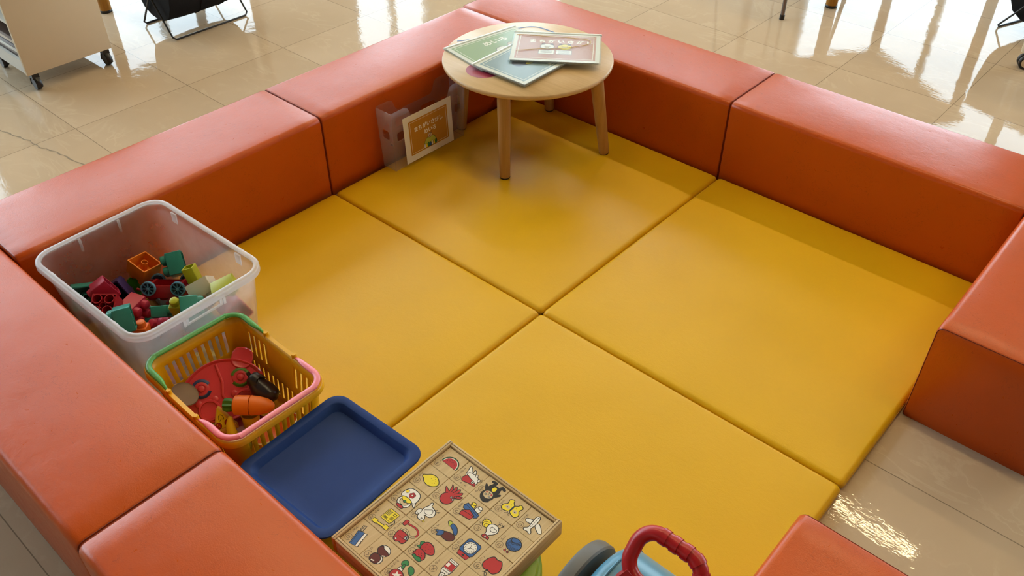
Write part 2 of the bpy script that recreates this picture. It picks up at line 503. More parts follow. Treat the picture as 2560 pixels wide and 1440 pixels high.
# ================================================================== PLAY PEN
MT = .0275; BH = .293; G = .0015
def bench(label, x0, x1, y0, y1, zh=BH, crown=.005):
    lx, ly = x1-x0-2*G, y1-y0-2*G
    along_x = lx >= ly
    L, W = (lx, ly) if along_x else (ly, lx)
    o = thing('foam_bench', label, 'bench', ((x0+x1)/2, (y0+y1)/2, 0), (0, 0, 0 if along_x else pi/2), 'orange foam benches around the play pen')
    def prof(s, ins, cr):
        P = []
        w, h = W-2*ins, zh-ins
        r = .017; seg = 5
        pts = []
        for qx, qz, a0 in ((1,1,0), (-1,1,90)):
            for i in range(seg+1):
                a = radians(a0+90*i/seg)
                pts.append((qx*(w/2-r)+r*cos(a), h-r+r*sin(a)))
        # insert crown points across the top, sides bulge a touch
        top = []
        a, b = pts[seg], pts[seg+1]
        n = 8
        top = [(a[0]+(b[0]-a[0])*i/n, a[1]+cr*sin(pi*i/n)) for i in range(1, n)]
        side_r = [(w/2+cr*.35*sin(pi*i/6), .004+(h-r-.004)*i/6) for i in range(0, 6)]
        side_l = [(-(w/2+cr*.35*sin(pi*i/6)), .004+(h-r-.004)*i/6) for i in range(5, -1, -1)]
        loop = [(w/2-.004, 0.0)]+side_r+pts[:seg+1]+top+pts[seg+1:]+side_l+[(-w/2+.004, 0.0)]
        return [(s, p[0], p[1]) for p in loop]
    loops = []
    for s, ins, cr in ((-L/2, .005, 0), (-L/2+.0025, .0015, 0), (-L/2+.006, 0, 0)): loops.append(prof(s, ins, cr))
    N = 18
    for i in range(1, N):
        t = i/N; e = min(1, min(t, 1-t)*7)
        loops.append(prof(-L/2+.006+(L-.012)*t, 0, crown*e*(.8+.35*sin(9*t+x0*5))))
    for s, ins, cr in ((L/2-.006, 0, 0), (L/2-.0025, .0015, 0), (L/2, .005, 0)): loops.append(prof(s, ins, cr))
    MB().loft(loops).build('cover', M['orange'], o, angle=50)
    for sg in (-1, 1):
        MB().tube(prof(sg*(L/2-.0012), .0026, 0), .0011, 6, True).build('seam', M['seam'], o)
    return o
W = .306
XL, YB, XR, YF = -.007, 1.836, 1.797, -.0587
bench('orange foam bench behind the clear toy tote', XL-W, XL, YF, .9)
bench('orange foam bench behind the file box, beside the round table', XL-W, XL, .9, YB)
bench('orange foam bench passing behind the round table at the far corner', XL-W, .892, YB, YB+W)
bench('orange foam bench beside the far yellow mat edge, facing the pen opening', .892, XR, YB, YB+W)
bench('orange foam bench with its end face beside the bare floor opening', XR, XR+W, 1.221, YB+W)
bench('orange foam bench beside the clear tote and yellow basket, nearest the left picture edge', XL-W, .890, YF-W, YF)
bench('orange foam bench beside the blue tray and wooden block box', .890, 1.797, YF-W, YF)
bench('orange foam bench with one corner showing at the bottom right of the photo', 1.803, 1.803+W, -.365, .561)

def floor_mat(label, x0, x1, y0, y1, seed):
    g = .002; w, d = x1-x0-2*g, y1-y0-2*g
    o = thing('floor_mat', label, 'mat', ((x0+x1)/2, (y0+y1)/2, 0), (0,0,0), 'four yellow play mats')
    L = []; r = .013; seg = 5
    for ins, z in ((.006, 0), (.001, .002)): L.append(rr(w-2*ins, d-2*ins, .012, 10, z))
    for i in range(6):
        a = radians(90*i/5)
        ins = r*(1-cos(a)); L.append(rr(w-2*ins, d-2*ins, .012, 10, MT-r+r*sin(a)-.0035))
    def grid_top(u, v):
        return 0
    # dense top: concentric loops that puff up quickly from the stitched edge
    def dense(wi, di, z, rad):
        P = rr(wi, di, rad, 10, z); return P
    for f in (.018, .03, .05, .08, .13, .2, .3, .4):
        ins = r+f*min(w, d)
        z = MT-.0035+.0035*min(1, f/.12)
        L.append(rr(w-2*ins, d-2*ins, .012+f*.15, 10, z))
    MB().loft(L).build('cover', M['mat'], o, angle=60)
    MB().tube(rr(w+.0002, d+.0002, .012, 10, MT-r-.004), .0012, 6, True).build('edge_seam', plain('yellow seam', '#b98a1c', .5), o)
    return o
floor_mat('yellow vinyl floor mat under the round table', 0.002, .9, .9, YB-.003, 1)
floor_mat('yellow vinyl floor mat beside the far orange bench, next to the floor opening', .9, XR-.002, .9, YB-.003, 2)
floor_mat('yellow vinyl floor mat beside the clear tote and yellow basket', 0.002, .9, YF+.004, .9, 3)
floor_mat('yellow vinyl floor mat nearest the blue push toy and wooden block box', .9, XR-.002, YF+.004, .9, 4)

# ================================================================== ROUND TABLE
tb = thing('round_table', 'low round beech children\'s table holding three booklets', 'table', (.262, 1.572, MT))
th = .35-MT
mb = MB().lathe([(.0, th-.017), (.282, th-.017), (.2865, th-.0145), (.2885, th-.009), (.2875, th-.003), (.2845, th), (.0, th)], 96)
mb.build('tabletop', M['beech'], tb, angle=60)
legs = [((.352, 1.352), (.367, 1.339)), ((.505, 1.635), (.520, 1.690)), ((.183, 1.775), (.172, 1.806)), ((.05, 1.487), (.022, 1.482))]
for (tx, ty), (bx, by) in legs:
    a = Vector((tx-.262, ty-1.572, th-.018)); b = Vector((bx-.262, by-1.572, .0))
    l = MB().tube([b, b+(a-b)*.02, b+(a-b)*.5, a], [.0165, .018, .0205, .0225], 20).build('leg', M['beechleg'], tb)
    f = MB().tube([b, b+(a-b)*.012], [.0172, .0183], 20).build('foot_pad', plain('dark felt pad', '#3a2e22', .9), l)
# printed drawing on the table top
pr = MB()
def flatband(pts, w, z):
    V = []; F = []
    for i, p in enumerate(pts):
        a = Vector(pts[max(0, i-1)][:2]); b = Vector(pts[min(len(pts)-1, i+1)][:2]); d = (b-a).normalized(); n = Vector((-d.y, d.x))*w/2
        V += [(p[0]+n.x, p[1]+n.y, z), (p[0]-n.x, p[1]-n.y, z)]
        if i: F.append([2*i-2, 2*i-1, 2*i+1, 2*i])
    return V, F
arc = smooth_path([(.0, 1.5), (.027, 1.546), (.037, 1.60), (.089, 1.729), (.13, 1.775), (.209, 1.780)], 8, False)
V, F = flatband([(x-.262, y-1.572) for x, y in arc], .007, th+.0004); pr.add(V, F, 0)
dc = [(.222-.262+.058*cos(2*pi*i/32), 1.398-1.572+.058*sin(2*pi*i/32), th+.0004) for i in range(32)]
pr.add(dc, [list(range(32))], 1)
pr.build('printed_picture', [plain('blue printed line', '#4a6496', .4), plain('dark pink printed disc', '#97304a', .4)], tb, smooth=False)

# ================================================================== BOOKLETS
M['film'] = clearfilm('glossy clear sleeve', '#f4f8f7', .55, .10, .13)
M['cord'] = plain('pale gold cord', '#d9b662', .45)
M['pages'] = plain('paper page stack', '#cfd0cc', .7, .2)
def booklet(name_label, cx, cy, z, ang, cover, lines, size=.03, pic=None, w=.305, d=.225, tilt=(0, 0)):
    o = thing('booklet', name_label, 'booklet', (cx, cy, z), (tilt[0], tilt[1], ang), 'three sleeved booklets on the round table')
    pg = MB()
    for i in range(3):
        zz = .0002+i*.0016; j = .0012*(i % 2)
        pg.loft([rr(w-.01+j, d-.01-j, .002, 2, zz, j), rr(w-.01+j, d-.01-j, .002, 2, zz+.0012, j)])
    pg.build('pages', M['pages'], o)
    cv = MB().loft([rr(w-.006, d-.006, .002, 2, .0047), rr(w-.006, d-.006, .002, 2, .0051)])
    cv.build('cover', M['paper'], o)
    pn = MB(); pn.add(rr(w-.034, d-.034, .001, 1, .0053), [list(range(8))], 0)
    # thin white rule inside the panel
    a = rr(w-.048, d-.048, .001, 1, .0054); b = rr(w-.052, d-.052, .001, 1, .0054)
    pn.loft([a, b], False, False, m=1)
    for i, (txt, u, v, sz) in enumerate(lines):
        pn.merge(text_mb(txt, sz, 1, Matrix.Translation((u, v, .00545)), bold=.0012))
    pn.build('printed_panel', [plain(name_label[:14]+' ink', cover, .6), plain('white print', '#f0ead8', .6)], o, smooth=False, fix=False)
    if pic:
        p = pic(); p.mb.build('picture', inks(), o, (0, -.02, .0053), smooth=False, fix=False)
    # clear sleeve over everything, slightly domed
    sl = MB().loft([rr(w+.004, d+.004, .002, 2, .0000), rr(w+.004, d+.004, .002, 2, .0045), rr(w+.002, d+.002, .002, 2, .0064), rr(w-.03, d-.03, .01, 2, .0068)])
    sl.build('sleeve', M['film'], o)
    MB().box(-w/2-.002, w/2+.002, d/2-.006, d/2+.004, .0002, .0082, bev=.003).build('spine_bar', plain('white spine bar', '#e4ebea', .3), o)
    return o
def critters():
    p = Pic(.07, (0, 0))
    for sx in (-1, 1):
        p.ell(sx*.42, .32, .34, .3, 'white' if sx < 0 else 'yellow', .03)
        p.dots([(sx*.42-.12, .34), (sx*.42+.12, .34)], .035)
        p.ell(sx*.42, .24, .09, .06, 'tan', .02)
        p.ell(sx*.42-.2, .6, .08, .08, 'brown', .02); p.ell(sx*.42+.2, .6, .08, .08, 'brown', .02)
        p.shape([(sx*.42-.38, -.5), (sx*.42+.36, -.5), (sx*.42+.36, -.06), (sx*.42-.38, -.06)], 'white', .03, False)
        for q in range(3): p.line([(sx*.42-.28, -.16-.1*q), (sx*.42+.26, -.16-.1*q)], .025, 'navy')
    return p
def critter_one():
    p = Pic(.07, (.3, 0))
    p.ell(-.25, 0, .36, .3, 'white', .03); p.dots([(-.38, .04), (-.14, .04)], .035); p.ell(-.26, -.08, .1, .06, 'tan', .02)
    p.ell(.5, .2, .3, .26, 'tan', .03)
    return p
def bear_shapes():
    p = Pic(.07, (-.4, .2))
    p.ell(0, .1, .5, .4, 'navy', 0); p.ell(.3, -.2, .3, .14, 'yellow', .03)
    return p
ta = .3503
booklet('green maze booklet in a clear sleeve, lying beneath the other two on the round table', .150, 1.551, ta, radians(80), '#8fa877', [('めいろ', .02, .045, .034)], pic=critter_one, d=.215)
booklet('grey blue booklet in a clear sleeve, lying between the green and orange booklets', .297, 1.527, ta+.0095, radians(91), '#7d949a', [('はじめよう', .06, -.075, .016)], pic=bear_shapes, w=.29)
ob = booklet('orange booklet in a clear sleeve with a gold cord, atop the others', .321, 1.648, ta+.019, radians(36), '#b97a5c', [('ま ち が い さ が し', .015, .042, .025)], pic=critters, w=.30)
cd = smooth_path([(-.13, -.045, 0), (-.04, -.022, 0), (.03, -.012, 0), (.10, .02, 0), (.115, .045, 0), (.10, .062, 0), (.03, .073, 0), (-.06, .078, 0), (-.14, .083, 0)], 6, False)
MB().tube([(x, y, .0088) for x, y, z in cd], .0009, 6).build('cord', M['cord'], ob)

# ================================================================== FILE BOX
fb = thing('file_box', 'frosted clear file box with a paper sign, standing against the orange bench', 'file box', (.036, 1.283, MT))
LB, DB, HB = .33, .062, .222      # length (y), depth (x), height
def taper(z): return 1+.08*z/HB
side = [(-LB/2, .0), (LB/2, .0), (LB/2+.006, HB-.012), (LB/2+.002, HB), (LB/2-.055, HB), (LB/2-.068, HB-.008), (LB/2-.078, HB-.035), (LB/2-.09, HB-.046),
        (-LB/2+.09, HB-.046), (-LB/2+.078, HB-.035), (-LB/2+.068, HB-.008), (-LB/2+.055, HB), (-LB/2-.002, HB), (-LB/2-.006, HB-.012)]
def rrect2(cx, cy, w, h, r): return [(p[0], p[1]) for p in rr(w, h, r, 3, 0, cx, cy)][::-1]
holes_s = [rrect2(-.06, HB*.60, .07, .034, .008), rrect2(.06, HB*.60, .07, .034, .008), rrect2(-.135, HB*.57, .03, .034, .006), rrect2(.135, HB*.57, .03, .034, .006)]
mb = MB()
for sx in (-1, 1):
    o0 = Vector((sx*(DB/2-.001), 0, 0)); up = Vector((sx*.008, 0, HB)).normalized()
    mb.plate(side, holes_s, .0022, mat=frame(o0, (0,1,0), up))
for sy in (-1, 1):
    o0 = Vector((0, sy*(LB/2-.001), 0)); up = Vector((0, sy*.006, HB)).normalized()
    w0, w1 = DB/2-.002, DB/2+.0055
    mb.plate([(-w0, .0), (w0, .0), (w1, HB-.002), (-w1, HB-.002)], [rrect2(0, HB*.6, .036, .034, .008)], .0022, mat=frame(o0, (1,0,0), up))
mb.box(-DB/2+.002, DB/2-.002, -LB/2+.002, LB/2-.002, 0, .0022)
mb.build('body', M['filebox'], fb, smooth=False)
for zz, ex in ((HB*.50, .0022), ):
    k = 1
    MB().loft([rr(DB+.0008+.008*2*.5, LB+.0008+.006*2*.5, .004, 3, zz-.001), rr(DB+.0042+.008, LB+.0042+.006, .005, 3, zz), rr(DB+.0008+.008*2*.52, LB+.0008+.006*2*.52, .004, 3, zz+.0016)], False, False).build('step_ridge', M['filebox'], fb)
sg = MB(); 
sgn = Matrix.Translation((DB/2+.0105, -.012, .100)) @ Matrix.Rotation(-.045, 4, 'Y') @ frame((0,0,0), (0,1,0), (0,0,1))
sg.plate([(-.112, -.085), (.112, -.085), (.112, .085), (-.112, .085)], [], .0008, 0, sgn)
z1 = Matrix.Translation((0, 0, .0006))
def on(z): return sgn @ Matrix.Translation((0, 0, z))
sg.add([(-.090, -.062, 0), (.090, -.062, 0), (.090, .064, 0), (-.090, .064, 0)], [[0,1,2,3]], 1, on(.0008))
for (a, b) in ((.084, .0565), ):
    L0 = [(-a, -b, 0), (a, -b, 0), (a, b+.002, 0), (-a, b+.002, 0)]; L1 = [(p[0]*.985, p[1]*.98, 0) for p in L0]
    sg.loft([L0, L1], False, False, m=2, mat=on(.0010))
sg.merge(text_mb('まちがいさがし', .0195, 2, on(.0011) @ Matrix.Translation((.0, .026, 0)), bold=.0006))
sg.merge(text_mb('めいろ', .0195, 2, on(.0011) @ Matrix.Translation((.005, .002, 0)), bold=.0006))
sgo = sg.build('paper_sign', [M['paper'], plain('sign ochre print', '#b97f1a', .6), plain('white print', '#f0ead8', .6)], fb, smooth=False, fix=False)
sgo['label'] = 'white paper sign with an ochre panel and small animal picture'
p = Pic(.043, (0, -.83))
p.shape([(-.7, -.45), (-.55, .05), (-.25, .3), (.3, .3), (.55, .1), (.72, -.42), (.3, -.52), (-.3, -.52)], 'lime', .03)
for q in range(-3, 4): p.shape([(q*.2-.09, -.5), (q*.2+.09, -.5), (q*.2+.05, -.2+.05*(q % 2)), (q*.2-.06, -.22)], ['blue', 'white', 'yellow', 'green'][q % 4], .022)
p.ell(.02, .42, .24, .2, 'tan', .03); p.dots([(-.07, .46), (.11, .46)], .025); p.ell(.02, .37, .08, .05, 'red', .015)
p.line([(-.12, .58), (-.2, .74)], .04, 'brown'); p.line([(.16, .58), (.24, .74)], .04, 'brown')
pm = MB().merge(p.mb, on(.0009)); pm.build('picture', inks(), sgo, smooth=False, fix=False)

# ================================================================== CLEAR TOTE
tt = thing('storage_tote', 'frosted clear storage tote full of toy blocks in the left corner', 'storage tote', (.243, .154, MT), (0, 0, radians(2.0)))
TW, TD, TH = .462, .346, .2635     # inside the rim
def tl(k, z, ins=0, r=.045):
    w = .415+(TW-.415)*k; d = .296+(TD-.296)*k
    return rr(w-2*ins, d-2*ins, r-ins*.5, 8, z)
t0 = .0022
mb = MB()
Lp = [tl(0, .004, .012), tl(0, 0, .008), tl(0, .003, .0015), tl(.05, .012), tl(.5, TH*.5), tl(1, TH-.004), tl(1, TH-.004, t0), tl(.5, TH*.5, t0), tl(.06, .013, t0), tl(0, .006, t0+.006), tl(0, .005, t0+.012)]
mb.loft(Lp).build('tub', M['tote'], tt, angle=50)
def rl(ins, z, r=.045): return rr(TW-2*ins, TD-2*ins, r-ins, 8, z)
rim = MB().loft([rl(.0015, TH-.006), rl(.0015, TH), rl(-.003, TH+.0016), rl(-.009, TH+.0012), rl(-.012, TH-.002), rl(-.0128, TH-.016), rl(-.0108, TH-.016), rl(-.0095, TH-.004), rl(-.002, TH-.0025), rl(0, TH-.006)], ring=True)
rim.build('rim', M['rim'], tt, angle=45)
def rib(x, y, ang, nm='rib', w=.006, d=.006, h=.04):
    m = Matrix.Translation((x, y, TH-.006)) @ Matrix.Rotation(ang, 4, 'Z')
    b = MB(); b.loft([[(-w/2, 0, 0), (w/2, 0, 0), (w/2, d, 0), (-w/2, d, 0)], [(-w/2, -.001, -h), (w/2, -.001, -h), (w/2, .0015, -h), (-w/2, .0015, -h)]], mat=m)
    b.build(nm, M['rim'], tt)
for yy in (-.055, .055):
    rib(-TW/2+.002, yy, -pi/2); rib(TW/2-.001, yy, -pi/2)
for sx in (-1, 1):
    rib(sx*.14, TD/2-.008, 0, w=.022, d=.004, h=.03); rib(sx*.14, -TD/2+.001, 0, w=.022, d=.004, h=.03)
mb = MB().plate([(-.05, -.014), (.05, -.014), (.05, .014), (-.05, .014)], [[(-.044, .009), (.044, .009), (.044, -.009), (-.044, -.009)]], .004, mat=frame((TW/2-.0015, 0, TH-.032), (0,1,0), (.09,0,1)))
mb.build('grip_recess', M['rim'], tt)

# ---- toy blocks
BC = dict(teal='#2f8a80', magenta='#b3304f', purple='#2d2150', green='#3f8f1c', orange='#e8801a', amber='#c8862a', red='#9c1420', lime='#b2b41c', yellow='#c9b022', white='#ddd3c2', black='#1a191a', pink='#d9626a', grey='#5d7a80', olive='#8a7a2c', coral='#e9702a', pale='#e6b9bd', sky='#9fb6c9')
def bmat(c): return plain('block plastic '+c, BC[c], .38, .45, .03)
def block_mesh(nx, ny, h, tubes=False):
    key = ('blk', nx, ny, h, tubes)
    if key in CACHE: return CACHE[key]
    u = .031; w, d = nx*u-.0004, ny*u-.0004; r = .0025; t = .0032
    mb = MB()
    mb.loft([rr(w-2*t, d-2*t, .001, 3, h-t), rr(w-2*t, d-2*t, .001, 3, 0), rr(w, d, r, 3, 0), rr(w, d, r, 3, h-.002), rr(w-.0015, d-.0015, r, 3, h-.0005), rr(w-.004, d-.004, r, 3, h)])
    if nx > 1 or ny > 1:   # inner tubes between the sockets
        for i in range(max(1, nx-1)):
            for j in range(max(1, ny-1)):
                if nx > 1 and ny > 1: c = ((i-(nx-2)/2)*u, (j-(ny-2)/2)*u)
                else: c = ((i-(nx-2)/2)*u if nx > 1 else 0, (j-(ny-2)/2)*u if ny > 1 else 0)
                rr_ = .0088 if nx > 1 and ny > 1 else .004
                mb.lathe([(rr_-.0015, h-t), (rr_-.0015, .001), (rr_, .001), (rr_, h-t)], 16, mat=Matrix.Translation((c[0], c[1], 0)))
    if tubes:
        for i in range(nx):
            for j in range(ny):
                mb.lathe([(.0108, h-t), (.0108, -.004), (.0126, -.004), (.0126, h-t)], 20, mat=Matrix.Translation(((i-(nx-1)/2)*u, (j-(ny-1)/2)*u, 0)))
    CACHE[key] = mb; return mb
stud_mb = MB().lathe([(.0122, 0), (.0120, .010), (.0108, .0135), (.008, .0150), (.0, .0150)], 20)
def toy_block(label, c, nx, ny, loc, rot, h=.042, tubes=False, group='toy blocks in the clear tote'):
    o = block_mesh(nx, ny, h, tubes).build('toy_block', bmat(c), None, loc, rot)
    tag(o, label, 'toy block', group)
    for i in range(nx):
        for j in range(ny):
            stud_mb.build('stud', bmat(c), o, ((i-(nx-1)/2)*.031, (j-(ny-1)/2)*.031, h-.0003))
    return o
R = radians
#BLOCKS-START
BLK = [
 ("flat pale pink toy block in the tote's bottom layer, mid, left end", 'pale', 2, 2, (0.076, 0.1477, 0.035), (0.0, -0.0, -0.042), 0.02, False),
 ("flat pale blue toy block in the tote's bottom layer, far side, left end", 'sky', 2, 2, (0.076, 0.2357, 0.034), (0.0, -0.0, -0.084), 0.02, False),
 ("flat teal toy block in the tote's bottom layer, mid, left of centre", 'teal', 2, 2, (0.156, 0.1505, 0.033), (0.0, -0.0, 0.036), 0.02, False),
 ("flat magenta toy block in the tote's bottom layer, far side, left of centre", 'magenta', 2, 2, (0.156, 0.2385, 0.033), (0.0, -0.0, -0.103), 0.02, False),
 ("flat amber toy block in the tote's bottom layer, mid, centre", 'amber', 2, 2, (0.236, 0.1533, 0.033), (0.0, -0.0, 0.009), 0.02, False),
 ("flat green toy block in the tote's bottom layer, far side, centre", 'green', 2, 2, (0.236, 0.2413, 0.033), (0.0, -0.0, -0.032), 0.02, False),
 ("flat coral toy block in the tote's bottom layer, mid, right of centre", 'coral', 2, 2, (0.316, 0.1561, 0.033), (0.0, -0.0, -0.106), 0.02, False),
 ("flat pale blue toy block in the tote's bottom layer, far side, right of centre", 'sky', 2, 2, (0.316, 0.2441, 0.033), (0.0, -0.0, 0.002), 0.02, False),
 ("flat red toy block in the tote's bottom layer, by the near bench, right end", 'red', 2, 2, (0.396, 0.0689, 0.033), (0.0, -0.0, -0.111), 0.02, False),
 ("flat yellow toy block in the tote's bottom layer, mid, right end", 'yellow', 2, 2, (0.396, 0.1589, 0.033), (0.0, -0.0, -0.016), 0.02, False),
 ("flat pale pink toy block in the tote's bottom layer, far side, right end", 'pale', 2, 2, (0.396, 0.2469, 0.033), (0.0, -0.0, -0.103), 0.02, False),
 ('teal toy block standing at the left corner of the tote heap', 'teal', 2, 2, (0.098, 0.0308, 0.1696), (-1.961, 0.227, 1.23), 0.042, False),
 ('bright orange toy block with two round studs up, in the near tote corner', 'coral', 2, 1, (0.2615, 0.0673, 0.102), (-0.06, 0.0, 0.73), 0.042, False),
 ('magenta toy block with round studs toward the train wagon', 'magenta', 2, 2, (0.1616, 0.0968, 0.1298), (-0.0, -1.638, -2.747), 0.042, False),
 ('dark red toy block showing its round open sockets', 'red', 2, 2, (0.2007, 0.0318, 0.2035), (-2.703, 0.0, 0.73), 0.042, True),
 ('dark purple hollow toy block standing open toward the room', 'purple', 2, 1, (0.132, 0.1033, 0.1603), (-0.948, -2.153, 0.351), 0.042, False),
 ('magenta toy block lying beside the purple hollow block', 'magenta', 2, 1, (0.138, 0.0891, 0.1987), (-0.0, -1.995, 1.281), 0.042, False),
 ('teal toy block leaning on the near left wall of the tote', 'teal', 2, 2, (0.2884, 0.063, 0.196), (1.569, -2.075, -0.409), 0.042, False),
 ('orange toy block, hollow side up, against the far orange bench', 'orange', 2, 2, (0.0884, 0.206, 0.1803), (2.953, 0.312, 0.186), 0.042, False),
 ('green toy block standing between the purple block and the wagon', 'green', 1, 1, (0.0599, 0.1748, 0.1285), (2.826, -0.123, 0.801), 0.042, False),
 ('black toy bar sloping down along the tote front rim', 'black', 3, 1, (0.2671, 0.2479, 0.1541), (2.276, -0.575, 1.299), 0.042, False),
 ('white toy block sloping behind the black bar', 'white', 2, 2, (0.2969, 0.2448, 0.2014), (2.378, -0.392, 1.08), 0.042, False),
 ('teal toy block with one stud pointing at its teal neighbour', 'teal', 2, 1, (0.224, 0.1431, 0.1213), (-1.435, -0.686, -0.927), 0.042, False),
 ('magenta toy block with studs in a row near tote front', 'magenta', 2, 1, (0.2769, 0.1497, 0.0968), (0.665, -0.351, 0.438), 0.042, False),
 ('teal toy block just behind the tote front rim', 'teal', 2, 2, (0.3486, 0.1565, 0.1962), (-1.302, -2.231, -0.687), 0.042, False),
 ('lime toy block leaning over the black bar at the tote front rim', 'lime', 2, 1, (0.3653, 0.2768, 0.2177), (1.641, -0.335, 1.049), 0.042, False),
 ('salmon toy block pressed on the clear right wall of the tote', 'pink', 2, 2, (0.4185, 0.267, 0.1463), (-1.666, -0.427, 1.447), 0.042, False),
 ('amber toy block lying low beside the orange studs', 'amber', 2, 1, (0.202, 0.0714, 0.0733), (-1.24, -0.66, -0.934), 0.042, False),
 ('yellow green toy block under the end of the wagon', 'lime', 1, 1, (0.2881, 0.178, 0.135), (0.284, -0.0, 0.73), 0.042, False),
 ('round yellow green toy block at the wagon coupling', 'yellow', 1, 1, (0.1907, 0.2765, 0.0652), (0.764, 0.036, 0.633), 0.042, False),
 ('teal toy block with round studs on top of the heap behind the wagon', 'teal', 2, 2, (0.1486, 0.2845, 0.165), (1.621, -0.735, -0.498), 0.042, False),
 ('yellow green toy block in the far corner beside the white block', 'lime', 1, 1, (0.232, 0.2565, 0.2083), (2.903, -0.282, 0.798), 0.042, False),
 ('olive toy block half hidden between magenta and purple blocks', 'olive', 2, 2, (0.0824, 0.1064, 0.07), (0.007, -0.0, 0.727), 0.042, False),
]
#BLOCKS-END
exec_blocks = BLK
for b in BLK: toy_block(*b)

# toy wagon lying upside down on the heap
def toy_wagon(loc, rot):
    o = thing('toy_wagon', 'red toy train wagon with blue spoked wheels, upside down on the blocks', 'toy wagon', loc, rot)
    red = plain('wagon red plastic', '#96121c', .32)
    L, Wd, H = .128, .058, .034
    mb = MB().loft([rr(L, Wd, .008, 3, 0), rr(L, Wd, .010, 3, H-.004), rr(L-.006, Wd-.006, .010, 3, H), rr(L-.012, Wd-.012, .008, 3, H), rr(L-.014, Wd-.014, .008, 3, .012)])
    for sx in (-1, 1):
        mb.box(sx*.039-.004, sx*.039+.004, -Wd/2+.004, Wd/2-.004, .012, H+.002)
    mb.build('chassis', red, o)
    for i in range(4):
        stud_mb.build('stud', red, o, ((i-1.5)*.031, 0, .0003), (pi, 0, 0))
    MB().tube([(-L/2+.002, 0, .012), (-L/2-.012, 0, .012), (-L/2-.022, .003, .014)], [.004, .003, .0042], 8).build('coupling_pin', red, o)
    MB().box(L/2-.002, L/2+.018, -.010, .010, .006, .020, bev=.002).box(L/2+.012, L/2+.018, -.010, .010, .018, .028).build('coupling_socket', red, o)
    wb = plain('wagon wheel blue', '#4f86a8', .35); wd = plain('wagon wheel hub dark', '#12283c', .4)
    def ring(r0, r1, y0, y1): return [(r0, y0), (r1, y0), (r1, y1), (r0, y1)]
    for sx in (-1, 1):
        for sy in (-1, 1):
            m = frame((0,0,0), (1,0,0), (0,0,-sy) if True else 0)
            R0 = .0195
            wheel = MB()
            loops = [[(r*cos(2*pi*i/28), r*sin(2*pi*i/28), z) for i in range(28)] for r, z in ((R0-.0035, 0), (R0, .0005), (R0, .0075), (R0-.001, .0085), (R0-.0035, .0085))]
            wheel.loft(loops, ring=True)
            for a in range(8):
                wheel.box(.003, R0-.003, -.0009, .0009, .002, .0078, mat=Matrix.Rotation(a*pi/4, 4, 'Z'))
            wheel.lathe([(0, .001), (.0042, .001), (.0042, .009), (.003, .0098), (0, .0098)], 14)
            w = bpy.data.objects
            wo = wheel.build('wheel', wb, o, (sx*.039, sy*(Wd/2+.0015), H-.006), (pi/2 if sy < 0 else -pi/2, 0, 0))
            MB().lathe([(0, .0005), (R0-.003, .0005), (R0-.003, .002), (0, .002)], 24).build('wheel_disc', wd, wo)
    return o
#WAGON
toy_wagon((0.186, 0.2046, 0.121), (-0.362, -0.003, 0.721))

# ================================================================== SHOPPING BASKET
bk = thing('shopping_basket', 'yellow toy shopping basket with green and pink handles, holding play food', 'basket', (.658, .104, MT), (0, 0, radians(-.8)))
BW, BD, BHt = .348, .248, .186
def basket_shell():
    r = .035
    def side_points(L, brk):   # positions along a straight side
        return brk
    sx = sorted(set([-BW/2+r, BW/2-r]+[round(x, 5) for i in range(13) for x in ((i-6)*.0212-.0045, (i-6)*.0212+.0045)]))
    sy = sorted(set([-BD/2+r, BD/2-r]+[round(x, 5) for i in range(9) for x in ((i-4)*.0198-.0045, (i-4)*.0198+.0045)]))
    pts = []   # (x, y, side, s_mid to next)
    def arc(cx, cy, a0):
        return [(cx+r*cos(radians(a0+90*i/6)), cy+r*sin(radians(a0+90*i/6))) for i in range(1, 6)]
    ring = []
    for x in sx[::-1]: ring.append((x, BD/2, 'N'))       # +y side, going -x
    for p in arc(-BW/2+r, BD/2-r, 90): ring.append((*p, 'c'))
    for y in sy[::-1]: ring.append((-BW/2, y, 'W'))
    for p in arc(-BW/2+r, -BD/2+r, 180): ring.append((*p, 'c'))
    for x in sx: ring.append((x, -BD/2, 'S'))
    for p in arc(BW/2-r, -BD/2+r, 270): ring.append((*p, 'c'))
    for y in sy: ring.append((BW/2, y, 'E'))
    for p in arc(BW/2-r, BD/2-r, 0): ring.append((*p, 'c'))
    vs = [0, .09, .115, .38, .415, .47, .505, .84, .875, 1.0]
    def k(v): return (.875+.125*v, .85+.15*v)
    n = len(ring); V = []; F = []
    for v in vs:
        kx, ky = k(v)
        for x, y, s in ring: V.append((x*kx, y*ky, .002+v*(BHt-.002)))
    slotx = [(i-6)*.0212 for i in range(13)]; sloty = [(i-4)*.0198 for i in range(9)]
    for a in range(len(vs)-1):
        vm = (vs[a]+vs[a+1])/2
        for i in range(n):
            j = (i+1) % n; A, B = ring[i], ring[j]
            hole = False
            if A[2] == B[2] and A[2] in 'NSWE':
                m = (A[0]+B[0])/2 if A[2] in 'NS' else (A[1]+B[1])/2
                lst = slotx if A[2] in 'NS' else sloty
                idx = [q for q, c in enumerate(lst) if abs(m-c) < .003]
                if idx:
                    up = .505 < vm < .84; lo = .115 < vm < .38
                    if A[2] in 'NS': hole = (lo) or (up and (idx[0] < 4 or idx[0] > 8))
                    else: hole = up or lo
                    if A[2] in 'WE' and .38 < vm < .505: hole = False
            if not hole: F.append([a*n+i, a*n+j, (a+1)*n+j, (a+1)*n+i])
    F.append(list(range(n)))
    mb = MB().add(V, F)
    return mb
sh = basket_shell().build('body', M['basket'], bk, angle=30)
md = sh.modifiers.new('wall', 'SOLIDIFY'); md.thickness = .0026; md.offset = 0
def bl(ins, z): return rr(BW-2*ins, BD-2*ins, .035-ins, 8, z)
